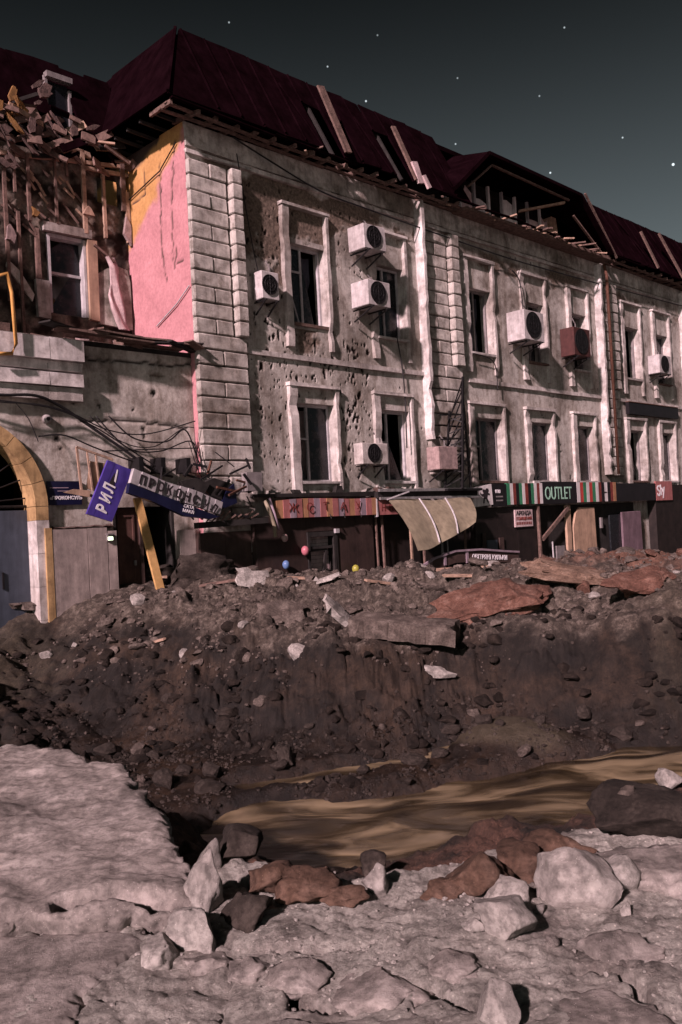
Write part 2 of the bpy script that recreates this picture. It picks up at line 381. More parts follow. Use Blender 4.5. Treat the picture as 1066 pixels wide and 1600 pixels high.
def ground(X, Y, full=False):
    X = np.asarray(X, float); Y = np.asarray(Y, float)
    wob = fbm(X*.9, Y*.9, 11, 3)*.35
    wob2 = fbm(X*2.6, Y*2.6, 17, 3)*.16
    yn = poly(X, [(-9, 9.5), (-4, 7.9), (-2.6, 7.2), (-1.7, 6.3), (-1.2, 5.2), (-.95, 4.55), (0, 4.2), (1, 4.6), (1.8, 5.0), (3, 5.7), (5, 7.0), (9, 9.5)])
    yt = poly(X, [(-9, 11), (-2, 8.9), (-.9, 8.1), (0, 7.8), (1, 8.1), (3, 9.1), (5, 10), (9, 11)])
    q = (Y+wob2*.9-yn)/np.maximum(yt-yn, .5)
    near = 1-np.clip(.19*ss(0, .035, q)+.81*ss(.10+.10*fbm(X*1.8, Y*.4, 29, 2), .95, q), 0, 1)
    ft = poly(X, [(-9, 13.5), (-4, 12.3), (-2.8, 11.9), (0, 11.6), (2, 12.2), (3, 12.0), (4.5, 11.6), (8, 12)])
    fo = poly(X, [(-9, 16), (-5.5, 16.6), (-3.5, 16.2), (-2, 15.0), (0, 13.6), (2, 13.9), (4.5, 12.9), (8, 13.2)])
    far = ss(0, 1, (Y+wob-ft)/(fo-ft))
    left = ss(0, 1, (-X+wob*1.2-2.9)/4.4)
    right = ss(0, 1, (X+wob-9.0)/3)
    t = np.maximum(np.maximum(near, far), np.maximum(left, right))
    # bank and street level beyond the crater
    sl = (X-C[0])*D[0]+(Y-C[1])*D[1]
    bank_h = np.interp(sl, [-30, -3, 1.5, 4.6, 10, 16, 30], [.55, .62, .62, .42, .24, .02, -.1])
    top = .02 + ss(6, 14.5, Y)*(-.04) + ss(13.3, 17.5, Y+wob)*(bank_h+.02)
    for (mx, my, r, hh) in ((.9, 16.6, 1.0, .16), (5.0, 16.3, 1.9, .42), (7.6, 17.0, 1.8, .30), (3.0, 15.8, 1.3, .22), (-1.9, 17.6, .9, .22), (-4.6, 17.4, 1.0, .16), (5.6, 13.6, 1.4, .5)):
        top = top + hh*np.exp(-((X-mx)**2+(Y-my)**2)/(r*r))
    pond = np.minimum(seg_dist(X, Y, POND)-1.02-wob2*.8, seg_dist(X, Y, RILL)-.26-wob2)
    fl = WATER+.13 + fbm(X*1.5, Y*1.5, 23, 3)*.07 - .34*ss(.22, -.25, pond)
    mud = np.exp(-(((X-2.0+.25*(Y-11.8))/.85)**2+((Y-11.75)/.62)**2)**1.5)
    z = fl+(top-fl)*t
    z = z+mud*(.30)*(1-t*.6)
    # roughness
    inn = ss(0, .25, t)*ss(1.0, .75, t)           # crater walls
    isn = ss(.93, 1., near)*(Y < 9.6)                # standing asphalt round the camera
    isb = ss(.8, 1, np.maximum(far, left))*(1-isn)
    r1 = fbm(X*1.7, Y*1.7, 31, 6, .55); r2 = fbm(X*5, Y*5, 41, 5, .6, ridge=True); r3 = fbm(X*14, Y*14, 51, 4, .6)
    smooth = 1-.85*mud
    z = z+(.08+.10*inn)*(1-.6*ss(9.2, 8.0, Y))*r1*(1-isn)*smooth*(t > 0.01) + (.02+.03*inn+.03*isb)*r2*(1-isn)*smooth*np.clip(t*6, .15, 1) + .022*r3*(1-isn)*smooth
    wa = X+.25*fbm(X*2, Y*2, 3, 3); wb = Y+.25*fbm(X*2, Y*2, 6, 3)
    lum = 0
    for fq, am, sd_ in ((1.1, .42, 1), (2.6, .24, 2), (5.2, .13, 3), (10, .07, 4), (19, .032, 5)):
        p1, p2, pc = voro(wa*fq, wb*fq, sd_); lum = lum+am*(np.clip(.75-p1, 0, 1)*pc*1.2-.12)
    z = z+lum*(1-.72*ss(9.2, 8.0, Y))*(1-.5*ss(2.6, 3.6, -X))*(.35+.65*np.maximum(inn, isb*.6))*(1-isn)*smooth*np.clip(t*5, .12, 1)
    # near asphalt: plates, crumble, cracks
    wx = X+.12*fbm(X*3, Y*3, 61, 3); wy = Y+.12*fbm(X*3, Y*3, 67, 3)
    d1, d2, cid = voro(wx*1.55, wy*1.55, 5)
    edge = d2-d1
    pm = ss(.0, .3, fbm(X*.8, Y*.8, 71, 2))*.7
    plate = (cid-.5)*.07*ss(0, .10, edge)-.05*ss(.06, .0, edge)
    e1, e2, c2 = voro(wx*5.3, wy*5.3, 9); lumps = (c2-.5)*.05*ss(0, .16, e2-e1)
    crum = .022*r2 + .014*r3 + .008*fbm(X*38, Y*38, 81, 3)+.012*fbm(X*9, Y*9, 83, 3, ridge=True)
    zn = .07*fbm(X*.9, Y*.9, 91, 3)+pm*plate*.6+(1-pm)*lumps*.28+crum*(1.15-.5*pm)
    if full or True:
        cr = np.full(X.shape, 9.)
        sel = (Y < 6.5) & (np.abs(X) < 4)
        for c in CRACKS: cr[sel] = np.minimum(cr[sel], seg_dist(wx[sel], wy[sel], [(a+.0, b_) for a, b_ in c]))
        zn = zn-.12*ss(.036, .010, cr)
    z = z+isn*zn
    if not full: return z
    nzz = fbm(X*2.2, Y*2.2, 97, 4)
    at = {}
    at['dust'] = np.clip(isn*1.1*ss(.86, .99, near+nzz*.03), 0, 1)
    at['red'] = np.clip(ss(.35, .75, np.exp(-(((X-6.2)/3.2)**2+((Y-16.6)/2.0)**2))+nzz*.35)*ss(.7, 1, far) + .75*ss(.6, .8, near)*(1-isn)*ss(-.35, .05, nzz)*(X > -1.3)*(Y < 8), 0, 1)  # mound term paints red lamp light, lip term is clay
    at['bank'] = np.clip(ss(.80, 1.02, far+nzz*.22)*(1-isn), 0, 1)*(Y > 8)
    at['olive'] = np.clip(ss(.25, .7, left+nzz*.3)*ss(17, 14, Y)+.6*ss(3.9, 5.2, X+nzz*.8)*ss(11.4, 12.4, Y)*ss(15, 13.5, Y), 0, 1)*.8
    at['mud'] = np.clip(ss(.25, .6, mud), 0, 1)
    at['wet'] = np.clip(ss(WATER+.75, WATER+.2, z)+.5*inn*(Y > 9)*ss(0, .3, nzz), 0, 1)
    return z, at
def graded(a, b, f):
    r = [a]
    while r[-1] < b: r.append(r[-1]+f(r[-1]))
    return r
xs = graded(0, 20, lambda x: .0135 if x < 1.7 else .0135+(x-1.7)*.0075)
xs = sorted([-x for x in xs[1:]]+xs); xo = [22, 26, 32, 45, 70, 120, 250]
xs = [-x for x in xo[::-1]]+xs+xo
ys = [-250, -120, -60, -30, -15, -8, -4, -1, 1, 1.6]+graded(2.0, 30, lambda y: max(.0125, .0046*(y-.2)) if y < 17 else .078+(y-17)*.03)+[33, 38, 46, 60, 90, 150, 280]
gx, gy = np.meshgrid(np.array(xs), np.array(ys)); nx, ny = len(xs), len(ys)
gz, gat = ground(gx, gy, True)
gme = bpy.data.meshes.new('ground')
gme.vertices.add(nx*ny); gme.vertices.foreach_set('co', np.stack([gx, gy, gz], -1).astype(np.float32).ravel())
i0 = (np.arange(ny-1)[:, None]*nx+np.arange(nx-1)[None, :]).ravel()
fi = np.stack([i0, i0+1, i0+1+nx, i0+nx], -1)
def set_faces(me, fi):
    n = len(fi); me.loops.add(n*4); me.loops.foreach_set('vertex_index', fi.astype(np.int32).ravel())
    me.polygons.add(n); me.polygons.foreach_set('loop_start', np.arange(0, n*4, 4, dtype=np.int32)); me.update(calc_edges=True)
def set_attr(me, name, arr):
    a = me.attributes.new(name, 'FLOAT', 'POINT'); a.data.foreach_set('value', np.asarray(arr, np.float32).ravel())
set_faces(gme, fi)
for k_, a_ in gat.items(): set_attr(gme, k_, a_)
tag(mkobj('ground', gme, M['ground'], smooth=True), kind='structure')
# water
wxs = np.arange(-2.6, 13, .04); wys = np.arange(7.0, 13.4, .04); wxx, wyy = np.meshgrid(wxs, wys)
ca, sa = math.cos(math.radians(30)), math.sin(math.radians(30))
u_ = wxx*ca+wyy*sa; v_ = -wxx*sa+wyy*ca
wz = WATER+.07*fbm(u_*.6+.4*pn(u_*.5, v_, 3), v_*1.2, 7, 2)+.008*fbm(u_*1.6, v_*2.4, 13, 2)
wme = bpy.data.meshes.new('stream'); wme.vertices.add(wz.size); wme.vertices.foreach_set('co', np.stack([wxx, wyy, wz], -1).astype(np.float32).ravel())
j0 = (np.arange(len(wys)-1)[:, None]*len(wxs)+np.arange(len(wxs)-1)[None, :]).ravel()
set_faces(wme, np.stack([j0, j0+1, j0+1+len(wxs), j0+len(wxs)], -1))
tag(mkobj('stream', wme, M['muddy_water'], smooth=True), kind='structure')

# ------------------------------------------------------------------ the long damaged building
EAVE = 10.38
main = thing('damaged_building', 'long pale plastered building with dark red mansard roof and shrapnel scarred front', 'building')
UP = [(2.78, 3.93), (5.68, 6.78), (9.56, 10.70), (12.42, 13.52), (15.08, 16.12), (18.68, 19.85), (21.1, 22.22), (25.4, 26.5), (28.0, 29.1), (30.6, 31.7)]
LO = [(2.78, 3.98), (5.60, 6.74), (9.52, 10.90), (12.36, 13.62), (15.06, 16.20), (18.68, 19.82), (21.2, 22.26), (25.4, 26.55), (28.0, 29.15), (30.6, 31.75)]
ZU = (6.48, 8.36); ZL = (2.78, 4.62)
OPEN = [(a, b_, *ZU) for a, b_ in UP]+[(a, b_, *ZL) for a, b_ in LO]
def grid_wall(name, mat, s_rng, z_rng, opens, step, depth, attrs, parent, o_base=0., axis='s', fine=None):
    ks = sorted(set([round(x, 4) for x in np.arange(s_rng[0], s_rng[1], step)]+[s_rng[1]]+[v for o in opens for v in o[:2]]))
    kz = sorted(set([round(x, 4) for x in np.arange(z_rng[0], z_rng[1], step)]+[z_rng[1]]+[v for o in opens for v in o[2:]]))
    if fine is not None:
        ks = sorted(set([round(x, 4) for x in fine[0]]+[v for o in opens for v in o[:2]])); kz = sorted(set([round(x, 4) for x in fine[1]]+[v for o in opens for v in o[2:]]))
    ks, kz = np.array(ks), np.array(kz)
    S, Z = np.meshgrid(ks, kz); dd = depth(S, Z); at = attrs(S, Z)
    for (a, b_, c, d) in opens:
        e = (S >= a-1e-4) & (S <= b_+1e-4) & (Z >= c-1e-4) & (Z <= d+1e-4); dd[e] = np.maximum(dd[e], -.01)
    if axis == 's': V = np.stack([S, -(o_base+dd), Z], -1)
    else: V = np.stack([o_base-dd, S, Z], -1)           # wall facing -s, S is depth into the building
    me = bpy.data.meshes.new(name); me.vertices.add(S.size); me.vertices.foreach_set('co', V.astype(np.float32).ravel())
    n = len(ks); q = (np.arange(len(kz)-1)[:, None]*n+np.arange(n-1)[None, :])
    cs = (ks[:-1]+ks[1:])/2; cz = (kz[:-1]+kz[1:])/2; CS, CZ = np.meshgrid(cs, cz); keep = np.ones(CS.shape, bool)
    for (a, b_, c, d) in opens: keep &= ~((CS > a) & (CS < b_) & (CZ > c) & (CZ < d))
    q = q[keep]; f_ = np.stack([q, q+1, q+1+n, q+n], -1)
    if axis != 's': f_ = f_[:, ::-1]
    set_faces(me, f_)
    for k_, a_ in at.items(): set_attr(me, k_, a_)
    return mkobj(name, me, M[mat], parent, smooth=True)
# shrapnel pits
pits = []
def scatter(n, s0, s1, z0, z1, r0, r1):
    for i in range(n):
        x = np.clip(rng.normal((s0+s1)/2, (s1-s0)/3.4), s0, s1); z_ = np.clip(rng.normal((z0+z1)/2, (z1-z0)/3.4), z0, z1)
        r = r0+(r1-r0)*rng.random()**2.5
        pits.append((x, z_, r*rng.uniform(.55, 1), r*rng.uniform(.8, 2.0), rng.uniform(-.5, .5)))
scatter(120, 3.95, 5.6, 2.9, 6.2, .018, .085); scatter(110, 1.4, 4.6, 4.7, 6.6, .016, .075); scatter(90, 1.4, 3.0, 2.8, 5.5, .014, .045)
scatter(90, 1.35, 3.0, 6.2, 10, .016, .06); scatter(50, 3.7, 6.0, 6, 9.4, .014, .045); scatter(25, 5.3, 9.3, 2.8, 6, .02, .045); scatter(35, 9, 17, 2.8, 9.6, .02, .05); scatter(20, 17, 24, 3, 9.5, .02, .05)
def pitfield(S, Z):
    g = np.zeros(S.shape)
    ks, kz = S[0], Z[:, 0]
    for (x, z_, rx, rz, an) in pits:
        i0, i1 = np.searchsorted(ks, [x-2.6*rz, x+2.6*rz]); j0, j1 = np.searchsorted(kz, [z_-2.6*rz, z_+2.6*rz])
        if i1 <= i0 or j1 <= j0: continue
        u = S[j0:j1, i0:i1]-x; v = Z[j0:j1, i0:i1]-z_
        c, s_ = math.cos(an), math.sin(an)
        d = np.hypot((u*c+v*s_)/rx, (-u*s_+v*c)/rz)+.35*pn(S[j0:j1, i0:i1]*17, Z[j0:j1, i0:i1]*17, 3)
        g[j0:j1, i0:i1] = np.maximum(g[j0:j1, i0:i1], ss(1.05, .8, d))
    return g
cache = {}
def fac_fields(S, Z):
    k_ = S.shape
    if k_ not in cache:
        n = fbm(S*.9, Z*.9, 5, 5, .6)
        reg = np.exp(-(((S-2.4)/2.4)**2+((Z-8.6)/2.2)**2))*1.15+np.exp(-(((S-3.3)/.7)**2+((Z-6.2)/.5)**2))*.9+.75*np.exp(-(((Z-9.35)/.55)**2))+.5*ss(3.1, 2.6, Z)
        bare = ss(.05, .22, n*.8+reg*.62-.42)
        cache[k_] = (bare, pitfield(S, Z))
    return cache[k_]
def fac_depth(S, Z):
    b_, p = fac_fields(S, Z)
    return .016*fbm(S*.6, Z*.6, 2, 4)+.004*fbm(S*6, Z*6, 8, 3)-b_*(.022+.012*fbm(S*7, Z*7, 9, 3))-.035*p
grid_wall('wall', 'plaster', (0, 33.0), (-.6, EAVE), OPEN, .036, fac_depth, lambda S, Z: dict(zip(('bare', 'chip'), fac_fields(S, Z))), main,
          fine=(list(np.arange(0, 7.4, .021))+list(np.arange(7.4, 33, .055))+[33.0], [-.6, 0, 1, 2]+list(np.arange(2.4, EAVE, .024))+[EAVE]))
# side wall of the wing, facing the gate
sw_cracks = [[(.35, 10.1), (.55, 9.1), (.62, 8.2), (.60, 7.4)], [(.95, 9.8), (1.0, 8.9), (1.05, 8.0), (.9, 7.2)], [(1.6, 9.9), (1.55, 9.3), (2.1, 9.25)], [(.5, 7.8), (.5, 7.5), (.25, 7.5)]]
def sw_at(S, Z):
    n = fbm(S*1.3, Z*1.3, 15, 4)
    lamp_ochre = ss(-.14, .14, (Z-8.25)-(2.3-S)*.85+n*.5)  # slanting edge of the painted yellow lamp light
    ch = np.zeros(S.shape)
    for c in sw_cracks: ch = np.maximum(ch, ss(.03, .012, seg_dist(S+.05*pn(S*6, Z*6, 4), Z, c)))
    ch = np.maximum(ch, ss(10.0, 10.25, Z+.3*n-.12*(S < 1))*(S > .9))
    return {'bare': lamp_ochre, 'chip': ch}  # on this wall bare holds the painted lamp light mask
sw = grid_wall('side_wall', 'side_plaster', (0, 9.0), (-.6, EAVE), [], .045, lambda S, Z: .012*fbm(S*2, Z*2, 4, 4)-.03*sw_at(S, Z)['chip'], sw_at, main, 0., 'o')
MB().box(0, 33, -9.2, -9, -.6, EAVE).build('rear_wall', M['soot_shade'], main)
MB().box(32.8, 33, -9, -.05, -.6, EAVE).build('end_wall', M['soot_shade'], main)
MB().box(.06, 32.8, -8.9, -.5, 5.4, 5.6).build('floor_slab', M['soot_shade'], main)
MB().box(.06, 32.8, -4.0, -3.8, -.5, 10.2).build('inner_wall', M['soot_shade'], main)
MB().box(.06, 32.8, -9, -.1, 10.1, 10.3).build('ceiling_slab', M['soot_shade'], main)
# windows
def shard(s0, s1, z0, z1):
    a = [(s0, z0), (s0+(s1-s0)*random.uniform(.2, 1), z0), (s0+(s1-s0)*random.uniform(.1, .6), z0+(z1-z0)*random.uniform(.2, .5)), (s0, z0+(z1-z0)*random.uniform(.5, 1))]
    return a
def window(s0, s1, z0, z1, i, upper):
    f = MB(); t = .06; o0, o1 = -.26, -.19
    f.box(s0, s0+t, o0, o1, z0, z1); f.box(s1-t, s1, o0, o1, z0, z1); f.box(s0+t, s1-t, o0, o1, z0, z0+t); f.box(s0+t, s1-t, o0, o1, z1-t, z1)
    mid = s0+(s1-s0)*(.40 if not upper else .46); f.box(mid-.03, mid+.03, o0+.01, o1-.005, z0+t, z1-t)
    hz = z0+(z1-z0)*(.56 if not upper else .68); f.box(s0+t, mid-.03, o0+.012, o1-.008, hz-.025, hz+.025)
    w_ = f.build('window', M['frame_white' if i in (0, 1, 7, 8) else 'frame_grey'], main)
    for a, b_, c, d in ((s0+t, mid-.03, z0+t, hz-.025), (s0+t, mid-.03, hz+.025, z1-t), (mid+.03, s1-t, z0+t, z1-t)):
        r = random.random()
        if r < .22: continue
        if r < .5: MB().prism(shard(a, b_, c, d), -.232, -.226).build('pane', M['glass'], w_)
        else: MB().box(a, b_, -.232, -.226, c, d).build('pane', M['glass'], w_)
    rv = MB(); rv.box(s1, s1+.12, -.40, -.004, z0-.05, z1+.05); rv.box(s0-.12, s0, -.40, -.004, z0-.05, z1+.05); rv.box(s0, s1, -.40, -.004, z1, z1+.12); rv.box(s0, s1, -.40, -.004, z0-.12, z0)
    rv.build('reveal', M['trim'], w_)
    MB().box(s0-.05, s1+.05, -.2, .10 if i != 0 else .05, z0-.05, z0+.012, .008).build('sill', M['white_trim' if i % 3 else 'old_wood'], w_)
    if i in (0, 1, 2, 3, 7, 9):
        c = MB(); n = 9; a, b_ = (s0+.12, s1-.08) if i != 7 else (mid, s1-.06)
        top = z1-.1; bot = z0+(.05 if i != 7 else .1)
        vsx = []
        for kz in range(7):
            for kx in range(n): vsx.append((a+(b_-a)*kx/(n-1)*(1-.05*kz*random.random()), .50+.05*math.sin(kx*2.1+kz*.2)+.02*random.random(), top+(bot-top)*kz/6))
        c.add(vsx, [(r*n+q, r*n+q+1, (r+1)*n+q+1, (r+1)*n+q) for r in range(6) for q in range(n-1)])
        c.build('curtain', M['curtain' if i != 7 else 'cloth'], w_, True)
    if i == 0:
        MB().beam((s0+.1, -.2, z0+1.0), (s0+.35, -.15, z0+.05), .03).build('broken_sash', M['frame_white'], w_)
    return w_
for i, (a, b_) in enumerate(UP): window(a, b_, *ZU, i if i < 7 else 13, True)
for i, (a, b_) in enumerate(LO): window(a, b_, *ZL, i+7 if i < 7 else 14, False)
# raised strips either side of each window pair, with a small cap
def chunky(s0, s1, o0, o1, z0, z1, j=.012, cuts=6):
    # a bar of plaster with a wavering broken edge
    m_ = MB(); n = max(2, int((z1-z0)/.22)); vs_ = []
    for k_ in range(n+1):
        z_ = z0+(z1-z0)*k_/n; dx = random.uniform(-j, j); dy = random.uniform(-j, j)
        if random.random() < .08: dy -= .05
        vs_ += [(s0+dx, -o0, z_), (s1+random.uniform(-j, j), -o0, z_), (s1+random.uniform(-j, j), -(o1+dy), z_), (s0+dx, -(o1+dy), z_)]
    fs = [tuple(range(4))[::-1], tuple(n*4+q for q in range(4))]
    for k_ in range(n):
        for q in range(4): fs.append((k_*4+q, k_*4+(q+1) % 4, k_*4+4+(q+1) % 4, k_*4+4+q))
    return m_.add(vs_, fs)
for (a, b_) in UP:
    for s0, s1 in ((a-.22, a-.03), (b_+.002, b_+.10)):
        chunky(s0, s1, -.03, .10, 5.90, 9.16).build('window_strip', M['trim'], main)
    MB().box(a-.25, b_+.13, -.03, .13, 9.165, 9.24, .012).build('window_cap', M['trim'], main)
for (a, b_) in LO:
    for s0, s1 in ((a-.26, a-.03), (b_+.002, b_+.10)):
        chunky(s0, s1, -.03, .10, 2.55, 4.98).build('window_strip', M['trim'], main)
    MB().box(a-.29, b_+.13, -.03, .13, 4.985, 5.06, .012).build('window_cap', M['trim'], main)
# belt course, frieze
for a in np.arange(1.36, 32.6, 2.0):
    if 7.2 < a < 7.42: continue
    MB().box(a, a+1.99, -.03, .07, 5.60, 5.72, .01).build('belt_course', M['trim'], main)
for a in np.arange(0, 32.9, 1.72):
    b_ = min(a+1.71, 33)
    MB().box(a, b_, -.03, .07, 9.72, 9.80, .012).build('architrave', M['trim'], main)
    MB().box(a, b_, -.03, .035, 9.86, 10.36, .012).build('frieze_block', M['stone'], main)
# rusticated pilasters, block by block
qmesh = {}
def quoin(s0, s1, o1, z0, z1):
    w_, h_ = round(s1-s0, 2), round(z1-z0, 2); key = (w_, h_, round(o1, 2), random.randrange(5))
    if key not in qmesh:
        m_ = MB(); m_.box(0, w_, -.03-o1, 0, 0, h_, .006)
        ob = m_.build('quoin', M['stone'], None, False, .022)
        me = ob.data; bpy.data.objects.remove(ob)
        for v in me.vertices:
            v.co.y += .012*mnoise.noise(Vector((v.co.x*4+key[3]*9, v.co.z*5, 1))); v.co.z += .008*mnoise.noise(Vector((v.co.x*5, v.co.z*5, key[3]*3)))
        qmesh[key] = me
    ob = bpy.data.objects.new('quoin', qmesh[key]); col.objects.link(ob); ob.parent = main
    ob.location = (s0, -(o1+random.uniform(-.012, .012)), z0); return ob
def pilaster(a, b_, edge, z0):
    z_ = z0; k_ = 0; hh = .335
    while z_+hh < 9.7:
        g = .022
        up_ = z_ > 5.9
        if up_:
            sp = edge-.03
            if k_ % 2: quoin(a, sp-g, .10, z_+g/2, z_+hh-g/2)
            else: quoin(a, a+(sp-a)*.52, .10, z_+g/2, z_+hh-g/2); quoin(a+(sp-a)*.52+g, sp-g, .095, z_+g/2, z_+hh-g/2)
            quoin(edge, b_, .24, z_+g/2, z_+hh-g/2)
        elif k_ % 2: quoin(a, b_, .13, z_+g/2, z_+hh-g/2)
        else:
            c = a+(b_-a)*.5
            quoin(a, c-g/2, .13, z_+g/2, z_+hh-g/2); quoin(c+g/2, b_, .135, z_+g/2, z_+hh-g/2)
        z_ += hh; k_ += 1
pilaster(.0, 1.32, 1.04, .55); pilaster(7.45, 8.98, 8.62, 2.95); pilaster(16.86, 17.95, 17.55, 2.95); pilaster(23.42, 24.7, 24.3, 2.95)
chunky(7.36, 7.47, -.03, .27, 3.9, 10.3, .02).build('corner_strip', M['white_trim'], main)
chunky(16.80, 16.90, -.03, .26, 3.0, 10.2, .02).build('corner_strip', M['white_trim'], main)
chunky(23.36, 23.46, -.03, .30, 3.0, 10.2, .02).build('corner_strip', M['white_trim'], main)
dp = MB(); dp.tube([(17.02, .3, 10.2), (17.02, .38, 9.8), (17.07, .38, 3.0)], .055, 8)
dp.build('drain_pipe', M['rust'], main, True)
# roof
ER, EO = 10.50, .62
roof = MB()
TOPZ, TOPO = 12.78, -.62
def slope(s, t, lift=0): return (s, EO+(TOPO-EO)*t+lift*.88, ER+(TOPZ-ER)*t+lift*.47)
def sheet(s0, s1, t0, t1, lift=0., j=.02):
    ps = [slope(s0, t0, lift), slope(s1, t0, lift), slope(s1, t1, lift), slope(s0, t1, lift)]
    ps = [tuple(c+random.uniform(-j, j) for c in p) for p in ps]
    qs = [(p[0], p[1]-.03, p[2]-.016) for p in ps]
    return MB().add([(p[0], -p[1], p[2]) for p in ps+qs], [(0, 1, 2, 3), (7, 6, 5, 4), (0, 4, 5, 1), (1, 5, 6, 2), (2, 6, 7, 3), (3, 7, 4, 0)])
rf = MB().box(.3, 33, -9.2, -.70, 12.55, 12.68).build('roof', M['roof_metal'], main)
holes = [(3.4, 4.3), (5.9, 6.7)]
a = -.78
while a < 33:
    b_ = a+.62
    if not (9.0 < a+.3 < 17.2):
        hol = any(h0 < a+.3 < h1 for h0, h1 in holes)
        lo = a if a > .36 else a
        if a < .36:      # hip end: trimmed sheets
            t1 = min(1, (b_+.78)/1.14)
            ps = [slope(a, 0), slope(b_, 0), slope(b_, min(1, (b_+.78)/1.14)), slope(a, max(0.001, (a+.78)/1.14))]
            qs = [(p[0], p[1]-.03, p[2]-.016) for p in ps]
            MB().add([(p[0], -p[1], p[2]) for p in ps+qs], [(0, 1, 2, 3), (7, 6, 5, 4), (0, 4, 5, 1), (1, 5, 6, 2), (2, 6, 7, 3), (3, 7, 4, 0)]).build('roof_sheet', M['roof_metal'], rf)
        else:
            sheet(a+.006, b_-.006, .62 if hol else 0, 1, random.uniform(0, .02)).build('roof_sheet', M['roof_metal'], rf)
            MB().beam(slope(a, .02 if not hol else .62, .03), slope(a, .98, .03), .03, .04).build('roof_seam', M['roof_metal'], rf)
    a = b_
# left hip of the mansard above the side wall
def hip(d, t):   # d depth into building, t up the slope
    return (-.78+1.14*t, EO-d, ER+.04+(TOPZ-ER-.04)*t)
for k_ in range(5):
    d0, d1 = k_*.78, k_*.78+.77
    ps = [hip(d0, 0) if k_ else hip(0, 0), hip(d1, 0), hip(max(d1, 1.24) if k_ else d1, 1 if k_ else .62), hip(max(d0, 1.24) if k_ else 0.0, 1 if k_ else 0)]
    if k_ == 0: ps = [hip(0, 0), hip(.77, 0), hip(.77, .615), hip(.4, .32)]
    if k_ == 1: ps = [hip(.775, 0), hip(1.55, 0), hip(1.55, 1), hip(1.24, 1), hip(.775, .62)]
    qs = [(p[0]+.03, p[1], p[2]-.016) for p in ps]; n = len(ps)
    MB().add([(p[0], -p[1], p[2]) for p in ps+qs], [tuple(range(n)), tuple(range(2*n-1, n-1, -1))]+[(i, (i+1) % n, (i+1) % n+n, i+n) for i in range(n)]).build('roof_sheet', M['roof_metal'], rf)
MB().beam(hip(0, 0), (.36, TOPO, TOPZ), .06, .05).build('roof_seam', M['roof_metal'], rf)
# open eaves: rafters ends, battens, fascia
for a in np.arange(-.6, 32.6, .55):
    if random.random() < .08: continue
    l = random.uniform(-.12, .02)
    MB().beam((a, -.3, 10.44), (a+random.uniform(-.08, .08), EO-.06+l, 10.42+random.uniform(-.05, .02)), .06, .09).build('rafter', M['old_wood'], main)
for o_, zz in ((.58, 10.47), (.36, 10.385), (.14, 10.385)):
    a = -.7
    while a < 32.5:
        l = random.uniform(1.6, 3.2)
        if random.random() < .86:
            MB().beam((a, o_+random.uniform(-.03, .03), zz+random.uniform(-.03, .03)), (min(a+l, 32.9), o_+random.uniform(-.05, .05), zz+random.uniform(-.06, .03)), .10, .03).build('eave_board', M['old_wood' if o_ < .5 else 'roof_metal'], main)
        a += l+.03
for i in range(26):     # loose laths hanging from the eaves
    a = random.choice([random.uniform(2, 8.5), random.uniform(9.5, 17)])
    MB().beam((a, random.uniform(.15, .6), 10.40), (a+random.uniform(-.4, .4), random.uniform(.3, .75), 10.40+random.uniform(-.16, .14)), .05, .03).build('broken_lath', M['pale_wood' if i % 3 else 'old_wood'], main)
for d in np.arange(.2, 2.6, .5):   # eaves on the side, rafters coloured dark for the shade under the hip
    MB().beam((-.62, -d, 10.45), (.1, -d, 10.42), .05, .07).build('rafter', M['soot_shade'], main)
# bared rafters and lifted boards in the roof holes
def loose(p, q, w_, h_, mt): MB().beam(p, q, w_, h_, (0, 1, .5)).build('loose_board', M[mt], main)
loose(slope(4.25, .02, .1), slope(3.86, .66, .50), .24, .05, 'old_wood'); loose(slope(3.45, .0, .05), slope(3.0, .75, .06), .05, .04, 'roof_metal')
loose(slope(6.75, 0, .08), slope(6.36, .55, .42), .18, .05, 'old_wood'); loose(slope(5.85, 0, .05), slope(5.45, .7, .06), .05, .04, 'roof_metal')
loose(slope(6.9, -.02, .05), slope(6.75, .18, .25), .25, .06, 'cloth'); loose(slope(7.2, -.05, .05), slope(7.05, .07, .15), .18, .06, 'cloth')
loose(slope(20.3, .0, .1), slope(19.7, .5, .45), .20, .05, 'old_wood'); loose(slope(22.3, -.02, .1), slope(21.4, .62, .5), .24, .05, 'old_wood'); loose(slope(20.1, .1, .05), slope(19.3, .9, .1), .05, .04, 'roof_metal')
for h0, h1 in holes: MB().beam(slope((h0+h1)/2, 0, -.08), slope((h0+h1)/2, .7, -.08), .06, .08).build('bared_rafter', M['soot_shade'], main)
# wide dormer with a torn open loggia
dm = MB().box(9.0, 17.2, -1.75, -1.6, 10.3, 12.5).build('dormer', M['soot_shade'], main)
def pl(pts, th, mt, nm):
    n = len(pts); vs_ = [Vector((p[0], -p[1], p[2])) for p in pts]
    nn = (vs_[1]-vs_[0]).cross(vs_[2]-vs_[0]).normalized()*th
    MB().add(vs_+[v+nn for v in vs_], [tuple(range(n)), tuple(range(2*n-1, n-1, -1))]+[(i, (i+1) % n, (i+1) % n+n, i+n) for i in range(n)]).build(nm, M[mt], dm)
FR = 1.0
dA, dB, dC, dD = (8.35, .66, 10.70), (9.95, .70, 12.06), (15.0, .70, 12.00), (16.95, .66, 10.45)
pl([dB, dC, (15.2, -1.7, 12.75), (10.4, -1.7, 12.75)], .05, 'roof_metal', 'dormer_roof')
pl([dA, dB, (10.4, -1.7, 12.75), (9.0, -.5, 12.4), (8.5, .3, 11.2)], .04, 'roof_metal', 'dormer_cheek')
pl([dC, dD, (17.1, .2, 11.0), (17.1, -1.7, 12.7), (15.2, -1.7, 12.75)], .04, 'roof_metal', 'dormer_cheek')
